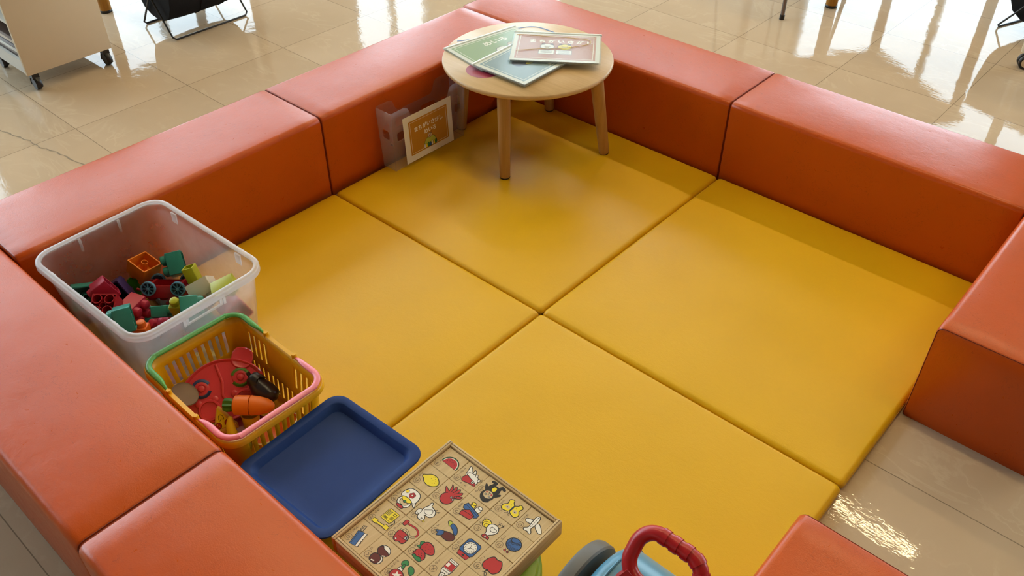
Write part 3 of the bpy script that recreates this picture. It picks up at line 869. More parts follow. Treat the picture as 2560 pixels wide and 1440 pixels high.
MB().loft([bl(.001, BHt-.004), bl(.001, BHt), bl(-.008, BHt+.001), bl(-.0105, BHt-.002), bl(-.011, BHt-.013), bl(-.009, BHt-.013), bl(-.008, BHt-.0035), bl(-.001, BHt-.004)], ring=True).build('rim', M['basket'], bk, angle=45)
def bhandle(sgn_, mat, lab):
    hx = .056
    pts = []; rad = []
    y0 = BD/2+.002; x1 = sgn_*(BW/2+.0005); r = .04
    base = [(sgn_*hx, y0, -.004), (sgn_*(hx+.008), y0+.001, .001), (sgn_*(hx+.022), y0, .0065), (sgn_*(hx+.04), y0-.002, .0075)]
    ac = [(x1-sgn_*r+sgn_*r*cos(radians(90-90*i/8)), y0-.002-r+r*sin(radians(90-90*i/8)), .0085) for i in range(9)]
    half = base+ac
    full = half+[(x, -y, z) for x, y, z in half[::-1]]
    P = smooth_path([(x, y, BHt+z) for x, y, z in full], 3, False)
    n = len(P); R_ = []
    for i in range(n):
        t = min(i, n-1-i)/n
        R_.append(.0028 if t < .05 else (.0028+(.0075-.0028)*min(1, (t-.05)/.08)))
    h = MB().tube(P, R_, 12, up=(0,0,1), flat=.62).build('handle', mat, bk, angle=60)
    h['label'] = lab
    # rounded groove lines along the band read as a moulded edge
    for sy in (-1, 1):
        m = Matrix.Translation((sgn_*(hx-.001), sy*(BD/2+.004), BHt+.001))
        MB().lathe([(.0025, -.006), (.006, -.006), (.0065, .004), (.005, .0075), (.0025, .0075)], 14, mat=m).build('hinge_lug', M['basket'], bk)
    return h
bhandle(-1, M['hgreen'], 'green folding handle'); bhandle(1, M['hpink'], 'pink folding handle')

# ---- play food: resting place and turn of each piece
#FOOD-START
FOOD = {
 'plate': ((0.5732, 0.1074, 0.0978), (0.707, -0.02, 1.153)),
 'carrot': ((0.6767, 0.1148, 0.115), (0.878, 0.015, 0.717)),
 'egg': ((0.6517, 0.1696, 0.1149), (0.738, 0.528, 0.224)),
 'pizza': ((0.6262, 0.0654, 0.0702), (0.982, -0.25, 0.943)),
 'cup': ((0.6738, 0.107, 0.0454), (-0.193, -0.0, 0.73)),
 'banana': ((0.6683, 0.0645, 0.0722), (-0.392, -1.054, 2.744)),
 'bowl': ((0.7669, 0.1309, 0.0465), (0.1, -0.5, 0.0)),
 'dish': ((0.5489, 0.0256, 0.1307), (-0.3, 0.5, 0.0)),
 'pan': ((0.6633, 0.1064, 0.0335), (0.05, 0.05, 0.35)),
 'lime': ((0.7124, 0.0574, 0.049), (0.0, 0.0, 0.0)),
}
#FOOD-END
bz = MT
def stove_plate(loc, rot):
    o = thing('toy_stove_plate', 'red oval toy plate with an ear and moulded dials, in the yellow basket', 'toy plate', loc, rot)
    rd = plain('toy plate red', '#d43f4c', .28)
    W_, D_ = .19, .15
    def el(k, z): return [(W_/2*k*cos(2*pi*i/48)*(1+.05*cos(4*pi*i/48)), D_/2*k*sin(2*pi*i/48), z) for i in range(48)]
    mb = MB().loft([el(.97, 0), el(1.0, .003), el(1.0, .010), el(.97, .013), el(.93, .011), el(.90, .008), el(.5, .009)])
    for sx in (1,):
        m = Matrix.Translation((sx*.062, .062, .006)) @ Matrix.Rotation(-sx*.5, 4, 'Z')
        mb.loft([[(p[0], p[1], z) for p in rr(.05*k, .052*k, .02*k, 5)] for k, z in ((1, -.006), (1, .003), (.9, .006), (.75, .004))], mat=m)
    mb.tube([(0, D_/2*.85, .009), (.004, .02, .0115), (-.004, -.01, .0115), (.0, -D_/2*.3, .010)], .0035, 8)
    mb.build('plate', rd, o, angle=40)
    for sx, c in ((-1, 'blue'), (1, 'green')):
        cx, cy = sx*.046, .018
        MB().lathe([(.0185, 0), (.0185, .003), (.0165, .0045), (.0105, .0045), (.0095, .003), (.0075, .003), (.007, .0075), (.0055, .0085), (0, .0085)], 28, mat=Matrix.Translation((cx, cy, .0085))).build('dial', rd, o)
        P = Pic(1.0); P.z = 0
        mk = MB()
        for a0, a1 in ((20, 150), (200, 330)):
            V = []; F = []
            for i in range(13):
                a = radians(a0+(a1-a0)*i/12)
                V += [(cx+.0165*cos(a), cy+.0165*sin(a), .0136), (cx+.0190*cos(a), cy+.0190*sin(a), .0133), (cx+.0235*cos(a), cy+.0235*sin(a), .0101)]
                if i: F += [[3*i-3, 3*i-2, 3*i+1, 3*i], [3*i-2, 3*i-1, 3*i+2, 3*i+1]]
            mk.add(V, F)
        mk.build('dial_mark', plain('dial mark '+c, '#2b3f73' if c == 'blue' else '#4c7a22', .4), o, smooth=False)
        bx, by = sx*.042, -.036
        MB().lathe([(.026, 0), (.026, .0045), (.0245, .006), (.0205, .006), (.0195, .002), (.012, .0015), (0, .0015)], 30, mat=Matrix.Translation((bx, by, .0085))).build('burner_ring', rd, o)
        ears = MB()
        for q in (-1, 1): ears.lathe([(.008, 0), (.008, .004), (.006, .0055), (0, .0055)], 14, mat=Matrix.Translation((bx+q*.019, by+.021, .0085)))
        ears.build('burner_ear', rd, o)
    return o
stove_plate(*FOOD['plate'])

ca = thing('toy_carrot', 'orange toy carrot cut in two halves with green leaves, in the yellow basket', 'toy carrot', *FOOD['carrot'])
co = plain('carrot orange wood', '#e2711a', .4, .5, .06)
CR = Matrix.Rotation(pi/2, 4, 'Y')
def seg(prof, n=24): return MB().lathe(prof, n, mat=CR)
seg([(0, -.038), (.018, -.038), (.0225, -.035), (.0235, -.025), (.0235, -.001), (.0225, 0), (0, 0)]).build('carrot_half', co, ca)
seg([(0, .0018), (.0225, .0018), (.0235, .0028), (.022, .020), (.018, .038), (.012, .050), (.006, .0555), (0, .057)]).build('carrot_half', co, ca)
lf = MB()
lv = [[((.0125 if i % 2 else .0165)*f*cos(2*pi*i/16), (.0125 if i % 2 else .0165)*f*sin(2*pi*i/16), z) for i in range(16)] for z, f in ((-.038, .75), (-.045, .95), (-.056, 1.0), (-.062, .85), (-.0635, .5))]
lf.loft(lv, mat=CR).build('leaf_top', plain('carrot leaf green', '#2e6a28', .45), ca)

eg = thing('toy_eggplant', 'dark purple toy eggplant lying on the red plate, in the yellow basket', 'toy eggplant', *FOOD['egg'])
ep = plain('eggplant dark purple', '#1d1420', .28)
prof = []
loops = []
for i in range(13):
    t = i/12; x = -.038+.080*t
    r = .027*sqrt(max(0, 1-((t-.62)/.42)**2)) if t > .55 else .014+.0127*sin(pi*min(1, t/.62)/2)**1.2
    if i == 12: r = .004
    c = (x, -.006*sin(pi*t), 0)
    loops.append([(c[0], c[1]+r*cos(2*pi*a/24), r*sin(2*pi*a/24)) for a in range(24)])
MB().loft(loops).build('fruit', ep, eg, angle=70)
cl = [[(x, (.0145+dr)*(1 if (a % 4 or x < -.035) else 1)*cos(2*pi*a/20)*(s), (.0145+dr)*sin(2*pi*a/20)*s) for a in range(20)] for x, s, dr in ((-.0395, .3, 0), (-.041, .8, .001), (-.036, 1.08, .002), (-.028, 1.12, .003), (-.021, 1.18, .0035), (-.0205, 1.08, .0035))]
for L_ in cl[4:]:
    for a in range(20):
        if a % 5 in (0, 1): L_[a] = (L_[a][0]+.010, L_[a][1]*1.06, L_[a][2]*1.06)
MB().loft(cl).tube([(-.040, 0, 0), (-.047, .001, .001), (-.052, .003, .002)], [.0055, .005, .0055], 10).build('calyx', plain('eggplant calyx black', '#17141a', .35), eg)
MB().tube([(-.014, -.019, .008), (0, -.0275, .006), (.016, -.031, .004)], .0012, 6).build('cut_line', plain('cream cut line', '#b9a268', .5), eg)

pz = thing('toy_pizza_slice', 'toy pizza slice with cheese and tomato, in the corner of the yellow basket', 'toy pizza slice', *FOOD['pizza'])
tri = smooth_path([(-.026, -.022), (.026, -.022), (.020, -.004), (.004, .030), (-.004, .030), (-.020, -.004)], 4)
MB().loft([[(x, y, 0) for x, y in tri], [(x*1.03, y*1.03, .004) for x, y in tri], [(x, y, .012) for x, y in tri], [(x*.93, y*.93, .013) for x, y in tri]]).build('base', plain('pizza crust', '#d9a94e', .5), pz)
MB().tube([(-.029, -.022, .009), (0, -.025, .010), (.029, -.022, .009)], [.006, .0075, .006], 12).build('crust', plain('crust edge', '#c98f3a', .5), pz)
P = Pic(.05); P.z = .0002
P.shape([(-.36, -.3), (.36, -.3), (.3, -.1), (.06, .5), (-.06, .5), (-.3, -.1)], 'yellow', 0)
P.ell(-.24, -.18, .15, .15, 'red', .02); P.ell(.24, -.16, .16, .16, 'red', .02)
P.dots([(-.26, -.12), (-.2, -.2), (.2, -.1), (.28, -.18), (.22, -.24)], .022, 'yellow')
P.shape([(-.1, .02), (0, .1), (.1, .06), (.12, .18), (.04, .3), (-.06, .28), (-.12, .16)], 'yellow', .022)
P.mb.build('topping', inks(), pz, (0, 0, .0131), smooth=False, fix=False)

cup = MB().lathe([(0, 0), (.017, 0), (.0185, .002), (.021, .036), (.0225, .037), (.0225, .038), (.020, .038), (.0175, .004), (0, .004)], 28).build('toy_cup', plain('toy cup yellow', '#d3ae3a', .35), None, *FOOD['cup'])
tag(cup, 'small yellow toy cup beside the carrot tip, under the pink handle', 'toy cup')
bn = MB(); bp = [(-.03, 0, 0), (-.015, .004, .003), (.0, .005, .004), (.018, .003, .002), (.03, -.002, 0)]
bn.tube(smooth_path(bp, 4, False), [.004, .0085, .0105, .0115, .012, .012, .012, .0115, .011, .0105, .010, .009, .008, .007, .006, .005, .0035], 14)
bo = bn.build('toy_banana', plain('toy banana yellow', '#dcb520', .38), None, *FOOD['banana']); tag(bo, 'stubby yellow toy fruit at the near corner of the basket, below the pink handle', 'toy fruit')
pl = thing('toy_bowl', 'orange toy bowl with a white and green rim, seen through the basket slats', 'toy bowl', *FOOD['bowl'])
MB().lathe([(0, 0), (.028, 0), (.031, .003), (.052, .028), (.056, .036), (.0545, .037), (.0500, .0300), (.028, .005), (0, .005)], 40).build('bowl', plain('toy bowl orange', '#d8641c', .32), pl)
MB().lathe([(.0548, .0362), (.0565, .036), (.057, .0385), (.0558, .040), (.0543, .0385)], 40, ring=True).build('rim', plain('toy bowl rim white', '#d9ddcf', .35), pl)
MB().lathe([(.0520, .0315), (.0530, .0325), (.0525, .0335), (.0512, .0325)], 40, ring=True).build('rim_stripe', plain('toy bowl stripe green', '#3f7a35', .4), pl)
tp = MB().lathe([(0, 0), (.027, 0), (.030, .0015), (.032, .004), (.0305, .0055), (.027, .0035), (0, .003)], 36).build('toy_dish', plain('tan toy dish', '#755c49', .45), None, *FOOD['dish']); tag(tp, 'small round tan toy dish at the left edge of the basket, beside the red plate', 'toy dish')
rp = MB().loft([rr(.085*k, .07*k, .02*k, 5, z) for k, z in ((.9, 0), (1, .002), (1, .012), (.96, .013), (.9, .006), (.5, .005))]).build('toy_pan', plain('dark red toy pan', '#96202c', .35), None, *FOOD['pan']); tag(rp, 'dark red toy pan lying below the carrot in the basket', 'toy pan')
gp = MB().lathe([(0, -.018), (.009, -.0165), (.016, -.009), (.0185, 0), (.016, .010), (.009, .0165), (0, .018)], 24).build('toy_lime', plain('toy olive green fruit', '#8a8a2e', .4), None, *FOOD['lime']); tag(gp, 'olive green toy fruit behind the slats at the basket corner nearest the orange bench', 'toy fruit')

# ================================================================== TUB, TRAY, BLOCK BOX
CW = .322
def cap(k, z): return rr(CW*k, .300*k, .140*k, 12, z)
gt = thing('toy_tub', 'lime green ribbed plastic tub under the wooden block box', 'tub', (1.336, .136, MT))
GH = .129
MB().loft([cap(.90, 0), cap(.92, .004), cap(.95, .03), cap(.955, .033), cap(.985, .036), cap(.985, .046), cap(.965, .050), cap(.97, .075), cap(.975, .078), cap(1.0, .081), cap(1.0, .092), cap(.98, .096), cap(.965, .112), cap(.935, .1235), cap(.88, GH-.001), cap(.80, GH), cap(.3, GH)]).build('body', M['tub'], gt, angle=40)
MB().loft([cap(.97, .107), cap(.985, .109), cap(.985, .113), cap(.95, .1155)], ring=True).build('lid_edge', M['tub'], gt)

g2 = thing('toy_tub', 'lime green plastic tub hidden beneath the blue serving tray', 'tub', (.955, .09, MT))
CW = .17
MB().loft([rr(.17*k, .20*k, .06*k, 12, z) for k, z in ((.9, 0), (.93, .004), (.96, .05), (1, .08), (1, .092), (.96, .11), (.9, GH), (.5, GH))]).build('body', M['tub'], g2, angle=40)
ty = thing('serving_tray', 'blue plastic serving tray lying between the yellow basket and wooden block box', 'tray', (.991, .108, MT+GH+.0006), (0, 0, radians(2.4)))
tw, td_ = .282, .292; r0 = .036; tz = .021
def tr(ins, z): return rr(tw-2*ins, td_-2*ins, max(.006, r0-ins*.55), 8, z)
MB().loft([tr(.06, 0), tr(.034, 0), tr(.0305, .0015), tr(.0215, tz-.004), tr(.0035, tz-.0035), tr(.001, tz-.005), tr(0, tz-.003), tr(.001, tz-.0006), tr(.004, tz), tr(.0185, tz-.0002), tr(.0205, tz-.0014), tr(.0300, .0045), tr(.0335, .0030), tr(.06, .0026)]).build('tray_body', M['tray'], ty, angle=30)

BX0, BX1, BY0, BY1, BZ, BTH = 1.150, 1.456, -.017, .303, MT+GH+.0006, .043
bx = thing('block_box', 'pale wooden box of picture blocks resting on the green tub', 'wooden box', ((BX0+BX1)/2, (BY0+BY1)/2, BZ))
hw, hd, wt = (BX1-BX0)/2, (BY1-BY0)/2, .0105
def bxwall(nm, x0, x1, y0, y1, mt, z1=BTH): return MB().box(x0, x1, y0, y1, 0, z1, bev=.0016).build(nm, mt, bx)
bxwall('side_wall', -hw, -hw+wt, -hd, hd, M['boxwoody']); bxwall('side_wall', hw-wt, hw, -hd, hd, M['boxwoody'])
for sy in (-1, 1):
    y0, y1 = (hd-wt, hd) if sy > 0 else (-hd, -hd+wt)
    bxwall('end_wall', -hw+wt, hw-wt, y0+.0002, y1-.0002, M['boxwood'], BTH-.0008)
MB().box(-hw+.002, hw-.002, -hd+.002, hd-.002, .0004, .005).build('bottom_board', M['boxwood'], bx)
for sx in (-1, 1):   # groove line along the rails for a sliding lid
    MB().box(sx*(hw-wt*.5)-.0007, sx*(hw-wt*.5)+.0007, -hd+.001, hd-.001, BTH-.0004, BTH+.0002).build('rail_groove', plain('dark groove', '#6a5230', .7), bx)
    MB().box(-hw+wt, hw-wt, sx*(hd-wt*.5)-.0007, sx*(hd-wt*.5)+.0007, BTH-.0013, BTH-.0005).build('rail_groove', plain('dark groove', '#6a5230', .7), bx)
cxw, cyw = (2*hw-2*wt-.002)/5, (2*hd-2*wt-.002)/5
BLH = .0335

# pictures, drawn in the block's own frame (u right, v up, unit = block side)
def pc_watermelon(p):
    P = [(-.36, .14)]+[(-.02+.36*cos(radians(a)), .12+.36*sin(radians(a))) for a in range(178, 363, 8)]
    p.shape(P, 'green', .03, False); q = [(-.02+(x+.02)*.9, .135+(y-.135)*.9) for x, y in P]; p.fill(q, 'white')
    q = [(-.02+(x+.02)*.84, .135+(y-.135)*.84) for x, y in P]; p.fill(q, 'red')
    p.dots([(-.16, .0), (-.08, -.06), (.02, -.1), (.1, -.05), (.16, .02), (-.03, -.02), (.06, -.01), (-.1, -.12), (.08, -.12), (.2, -.06)], .014)
def pc_lemon(p):
    p.shape([(-.38, -.02), (-.30, .12), (-.12, .22), (.1, .2), (.24, .1), (.33, .06), (.36, -.02), (.28, -.08), (.12, -.22), (-.1, -.25), (-.28, -.16)], 'yellow', .03)
    p.dots([(-.2, -.08), (-.12, -.14), (-.02, -.16), (-.1, -.04), (-.22, 0), (.02, -.08), (-.05, -.2), (-.16, .06)], .012)
def pc_kettle(p):
    p.ell(0, .22, .27, .22, 'white', .03); p.ell(0, .2, .18, .15, 'tan', .022)
    p.shape([(-.12, .38), (.12, .38), (.14, .46), (0, .49), (-.14, .46)], 'red', .025)
    p.shape([(-.3, -.06), (-.42, .1), (-.44, .16), (-.38, .16), (-.24, .06)], 'white', .026)
    p.shape([(-.3, .06), (-.34, -.12), (-.24, -.34), (0, -.4), (.24, -.34), (.34, -.12), (.3, .06), (0, .1)], 'white', .03)
    p.shape([(-.22, .06), (-.16, .16), (0, .2), (.16, .16), (.22, .06), (0, .0)], 'yellow', .026)
    p.ell(0, .19, .05, .05, 'green', .02)
    for a in range(5): p.ell(-.02+.07*cos(a*1.2566), -.16+.07*sin(a*1.2566), .055, .055, 'red', .012, n=14)
    p.ell(-.02, -.16, .03, .03, 'white', 0)
    p.ell(.24, -.18, .06, .07, 'yellow', .012)
def pc_phone(p):
    p.shape([(-.3, -.36), (.12, -.36), (.16, -.3), (.16, .12), (-.26, .12), (-.3, .06)], 'yellow', .022, False)
    p.line([(.12, -.36), (.12, .06), (-.3, .06)], .016)
    for i in range(4):
        for j in range(5): p.fill([(-.04+.04*i, -.3+.045*j), (-.015+.04*i, -.3+.045*j), (-.015+.04*i, -.27+.045*j), (-.04+.04*i, -.27+.045*j)], 'navy')
    p.shape([(-.24, -.3), (-.12, -.3), (-.12, -.2), (-.24, -.2)], 'black', 0, False); p.fill([(-.22, -.28), (-.14, -.28), (-.14, -.22), (-.22, -.22)], 'yellow')
    for j in range(5): p.line([(-.25, -.14+.03*j), (-.12, -.14+.03*j)], .012)
    for j in range(3): p.line([(-.06, -.02+.025*j), (.1, -.02+.025*j)], .014)
    p.line([(-.3, -.1), (-.4, -.02), (-.38, .1), (-.34, .22)], .03, 'black', True)
    p.shape([(-.4, .22), (-.22, .2), (-.2, .27), (.1, .30), (.14, .24), (.3, .28), (.28, .42), (.1, .42), (.06, .38), (-.2, .36), (-.24, .38), (-.4, .36)], 'yellow', .022, False)
def pc_saw(p):
    p.shape([(-.04, -.16), (.3, -.06), (.16, .46), (-.16, .38)], 'white', .02, False)
    zz = [(.02, -.15)]; 
    p.shape([(.06, -.14), (.3, -.06), (.16, .46), (-.06, .40)], 'blue', .024, False)
    z = [(-.05+(-.12)*i/11+(.028 if i % 2 else -.02), -.16+.54*i/11) for i in range(12)]
    p.line(z, .022); p.line([(.25, -.06), (.12, .42)], .014)
    p.shape([(.2, -.36), (.32, -.33), (.27, -.09), (.15, -.12)], 'tan', .022, False)
    for i in range(5): p.line([(.195-.011*i, -.32+.046*i), (.305-.011*i, -.29+.046*i)], .018)
def pc_goldfish(p):
    p.shape([(.3, -.2), (.34, -.36), (.24, -.34), (.08, -.2), (.1, -.34), (0, -.3), (-.06, -.14), (.02, .02), (.2, .06)], 'white', .028)
    p.shape([(.2, -.1), (.02, -.18), (-.2, -.16), (-.34, .0), (-.34, .14), (-.26, .22), (-.08, .22), (.12, .12)], 'white', .028)
    p.shape([(.16, .0), (.04, .02), (-.14, .06), (-.34, .12), (-.3, .22), (-.1, .24), (.14, .3), (.24, .18)], 'red', .026)
    p.ell(-.2, .12, .06, .06, 'white', .02); p.dots([(-.2, .12)], .028)
    p.ell(-.34, .19, .03, .03, 'red', .015); p.ell(-.32, -.08, .05, .06, 'white', .02); p.ell(-.12, -.19, .045, .05, 'white', .02)
    for x, y in ((-.42, -.1), (-.4, -.18), (.1, .4), (-.1, .38)): p.ell(x, y, .025, .025, None, .012, n=12)
def pc_octopus(p):
    arms = [[(.0, -.02), (.22, -.14), (.38, -.2), (.32, -.1), (.14, .06)], [(.02, -.06), (.12, -.3), (.26, -.4), (.2, -.28), (.12, -.04)], [(-.04, -.08), (-.02, -.34), (.08, -.42), (.08, -.3), (.06, -.05)],
            [(-.1, -.06), (-.16, -.32), (-.1, -.42), (-.04, -.3), (-.0, -.05)], [(-.14, -.02), (-.3, -.24), (-.28, -.36), (-.18, -.28), (-.04, -.04)], [(-.16, .02), (-.36, -.1), (-.4, -.22), (-.3, -.18), (-.08, -.02)]]
    for a in arms: p.shape(a, 'red', .024)
    p.ell(.0, .16, .25, .25, 'red', .03); p.shape([(-.14, .0), (.14, -.04), (.1, -.12), (-.1, -.12)], 'red', 0)
    p.ell(-.1, .04, .04, .045, 'white', .018); p.ell(-.2, .07, .035, .045, 'white', .018); p.dots([(-.11, .03), (-.21, .06)], .02)
    p.ell(-.2, -.06, .05, .04, 'red', .02)
def pc_dove(p):
    p.shape([(.18, -.42), (.26, -.4), (.24, -.26), (.3, -.1), (.28, .16), (.22, .32), (.06, .36), (-.04, .28), (.0, .18), (.08, .12), (-.12, .08), (-.2, -.06), (-.12, -.22), (.06, -.28), (.14, -.3)], 'white', .028)
    p.ell(.34, .14, .08, .14, 'white', .022); p.ell(.08, -.08, .16, .14, None, .02, a0=20, a1=250, n=20)
    p.dots([(.06, .28)], .035); p.dots([(.055, .285)], .012, 'white')
    p.shape([(-.03, .3), (-.14, .3), (-.04, .36)], 'yellow', .02, False)
    for x in (-.08, -.2):
        p.line([(x+.06, -.2), (x, -.28)], .02); p.line([(x-.05, -.25), (x, -.28), (x-.04, -.33)], .018)
def pc_vacuum(p):
    p.line([(.3, -.3), (-.1, -.36), (-.32, -.26), (-.34, -.1)], .075, 'black', True); p.line([(.3, -.3), (-.1, -.36), (-.32, -.26), (-.34, -.1)], .05, 'red', True)
    p.line([(-.34, -.1), (-.2, .0), (.06, -.1), (.22, -.06), (.24, .08)], .07, 'black', True); p.line([(-.34, -.1), (-.2, .0), (.06, -.1), (.22, -.06), (.24, .08)], .04, 'tan', True)
    p.shape([(.26, -.4), (.38, -.38), (.38, -.2), (.26, -.2)], 'red', .024)
    p.shape([(.28, .06), (.22, .38), (.06, .44), (-.02, .38), (-.2, .36), (-.22, .12), (-.1, .02), (.1, .0)], 'red', .028)
    p.ell(-.14, .12, .075, .075, 'white', .03); p.ell(-.14, .12, .03, .03, 'navy', .015); p.line([(-.1, .2), (.14, .22)], .016); p.ell(.12, .36, .04, .025, 'white', .012)
def pc_chestnut(p):
    p.shape([(.05, -.3), (.22, -.24), (.28, -.06), (.16, .08), (.04, .12), (-.1, .06), (-.2, -.08), (-.12, -.24)], 'white', .026)
    p.shape([(.2, -.22), (.28, -.06), (.16, .08), (.04, .12), (-.1, .06), (-.2, -.08), (-.08, -.14), (.1, -.16)], 'brown', .022)
    p.shape([(.08, .1), (.22, .14), (.26, .28), (.2, .42), (.02, .44), (-.16, .36), (-.2, .22), (-.1, .1)], 'white', .026)
    p.shape([(.08, .1), (.22, .14), (.26, .28), (.2, .42), (.02, .44), (-.1, .4), (-.12, .22), (-.02, .12)], 'brown', .022)
    p.fill([(-.12, .0), (-.03, .06), (-.05, .09), (-.14, .03)], 'white'); p.fill([(.02, .34), (.14, .38), (.13, .42), (.01, .38)], 'white')
def pc_monkey(p):
    p.line([(-.2, .34), (-.06, .44), (.12, .4), (.24, .26)], .075, 'black', True)
    p.shape([(-.2, .02), (.2, .02), (.26, -.12), (.2, -.28), (.08, -.32), (-.1, -.32), (-.22, -.24), (-.24, -.1)], 'black', 0)
    p.shape([(.1, .0), (.34, -.18), (.4, -.14), (.22, .08)], 'black', 0); p.shape([(-.12, .02), (-.3, -.14), (-.36, -.08), (-.22, .1)], 'black', 0)
    p.shape([(.2, -.24), (.08, -.26), (.06, -.4), (.12, -.46), (.3, -.42), (.28, -.34), (.2, -.34)], 'black', 0)
    p.shape([(-.2, -.24), (-.08, -.26), (-.1, -.38), (-.18, -.46), (-.34, -.4), (-.32, -.32), (-.22, -.32)], 'black', 0)
    p.ell(.02, .18, .26, .24, 'black', 0); p.ell(.02, .14, .18, .16, 'tan', 0)
    p.ell(.0, -.16, .085, .11, 'yellow', .012)
    for sx in (-1, 1): p.ell(.02+sx*.085, .18, .035, .035, 'white', .018); p.dots([(.02+sx*.085, .18)], .018); p.ell(.02+sx*.11, .08, .035, .035, 'red', 0)
    p.line([(-.04, .05), (.08, .05)], .02); p.line([(.02, .05), (.02, .13)], .018); p.dots([(.02, .13)], .024)
def pc_blocks(p):
    p.shape([(-.26, -.32), (-.1, -.34), (-.06, -.14), (-.26, -.1)], 'white', .024); p.ell(-.18, -.3, .09, .06, 'white', .022)
    p.shape([(.02, -.3), (.18, -.3), (.14, -.1), (-.0, -.12)], 'yellow', .024); p.ell(.1, -.3, .09, .06, 'yellow', .022)
    p.shape([(-.34, -.06), (.3, -.2), (.36, -.06), (.3, .06), (-.28, .14), (-.36, .06)], 'blue', .028, False); p.line([(-.34, .0), (.3, -.1), (.34, -.06)], .018)
    p.shape([(-.24, .08), (.06, -.02), (.26, .16), (.22, .34), (-.22, .28)], 'red', .028, False); p.line([(-.24, .1), (.26, .16)], .02)
def pc_eggplant(p):
    p.shape([(.16, -.26), (.04, -.3), (-.12, -.26), (-.24, -.16), (-.3, -.04), (-.22, .0), (-.1, -.08), (.04, -.14), (.14, -.18)], 'blue', .026)
    p.shape([(.12, -.3), (.24, -.32), (.28, -.24), (.2, -.18), (.12, -.14)], 'lime', .022)
    p.shape([(.16, .16), (.0, .06), (-.18, .02), (-.34, .06), (-.36, .2), (-.24, .32), (-.06, .34), (.1, .3)], 'brown', .028)
    p.shape([(.12, .12), (.28, .2), (.38, .28), (.26, .3), (.22, .4), (.1, .32), (.06, .24)], 'blue', .024)
def pc_strawberry(p):
    p.shape([(.3, -.2), (.4, -.12), (.34, -.02), (.38, .06), (.26, .08), (.2, -.06)], 'green', .022)
    p.shape([(.28, -.16), (.16, -.28), (-.06, -.26), (-.24, -.12), (-.26, .0), (-.12, .08), (.1, .1), (.26, .04)], 'red', .028)
    p.shape([(-.02, .1), (.2, .08), (.3, .22), (.26, .38), (.1, .42), (-.1, .4), (-.16, .26)], 'red', .028)
    p.shape([(-.1, .36), (.0, .32), (.1, .36), (.22, .34), (.26, .42), (.12, .46), (.0, .48), (-.12, .44)], 'green', .022)
    p.dots([(.16, -.18), (.04, -.2), (-.08, -.16), (.12, -.08), (0, -.08), (-.14, -.04), (.2, -.02), (.04, .02), (.06, .18), (.16, .22), (0, .24), (.1, .28), (-.04, .3)], .014)
def pc_turnip(p):
    p.shape([(.2, -.38), (.3, -.26), (.24, -.14), (.12, -.18), (.06, -.3)], 'green', .022); p.shape([(-.04, -.3), (-.18, -.3), (-.3, -.18), (-.26, -.04), (-.12, -.1), (-.02, -.2)], 'green', .022)
    p.shape([(.1, -.14), (.2, -.12), (.22, .06), (.06, .06)], 'white', .024); p.shape([(.1, -.16), (.16, -.22), (.2, -.14), (.16, -.06), (.1, -.06)], 'green', .02)
    p.ell(.08, .24, .25, .21, 'red', .03)
    st = []
    for a in range(10):
        r = .17 if a % 2 == 0 else .075; st.append((.07+r*sin(a*pi/5), .24+r*cos(a*pi/5)))
    p.fill(st, 'white'); p.dots([(.04, .25), (.1, .25)], .012)
def pc_butterfly(p):
    for sx in (-1, 1):
        p.shape([(.0, .12), (sx*.1, .22), (sx*.3, .24), (sx*.36, .08), (sx*.26, -.06), (sx*.3, -.22), (sx*.16, -.3), (sx*.1, -.2), (0, -.1)], 'yellow', .03)
        p.ell(sx*.16, .06, .09, .07, 'tan', 0); p.dots([(sx*.17, .07)], .026, 'navy'); p.dots([(sx*.12, -.08)], .018, 'navy')
        p.line([(0, .2), (sx*.06, .3), (sx*.1, .32)], .016)
    p.ell(0, .02, .026, .17, 'navy', .012); p.ell(0, .2, .04, .04, 'tan', .018)
def pc_rooster(p):
    p.shape([(.02, -.02), (.18, -.16), (.36, -.14), (.4, .02), (.3, .14), (.14, .12)], 'yellow', .026); p.line([(.34, .1), (.34, -.04), (.2, -.1)], .018, 'black', True); p.line([(.26, .12), (.26, .0), (.14, -.02)], .018, 'black', True)
    p.shape([(.14, -.04), (.0, -.16), (-.18, -.14), (-.28, .0), (-.24, .16), (-.12, .3), (-.08, .4), (.0, .38), (.04, .24), (.12, .14)], 'white', .028)
    p.ell(-.1, .02, .12, .11, None, .02, a0=-30, a1=200, n=18)
    p.shape([(-.1, .34), (-.0, .34), (.06, .44), (-.04, .48), (-.14, .44), (-.22, .46), (-.2, .36)], 'red', .022); p.ell(-.06, .4, .035, .035, 'white', .014); p.dots([(-.06, .4)], .016)
    for x in (-.12, -.26):
        p.line([(x+.05, -.13), (x, -.28)], .022); p.line([(x-.06, -.26), (x, -.28), (x-.02, -.36)], .018); p.line([(x, -.28), (x+.06, -.32)], .018)
def pc_clock(p):
    p.shape([(-.24, .26), (.24, .26), (.2, .44), (-.2, .44)], 'red', .026, False); p.ell(0, .36, .05, .035, 'black', 0)
    p.shape([(-.28, -.22), (-.22, -.28), (.22, -.28), (.28, -.22), (.28, .2), (.22, .28), (-.22, .28), (-.28, .2)], 'blue', .028, False)
    p.ell(0, 0, .23, .23, 'white', .024)
    for h in range(1, 13):
        a = radians(90-30*h)
        p.mb.merge(text_mb(str(h), .085*p.k, 0, Matrix.Translation((*p.P((.18*cos(a), .18*sin(a))), p.z+.00003)), bold=.0001))
    p.z += .00004
    p.line([(.0, .0), (.06, .12)], .022); p.line([(.0, .0), (-.14, -.02)], .018); p.line([(0, 0), (.04, -.1)], .014)
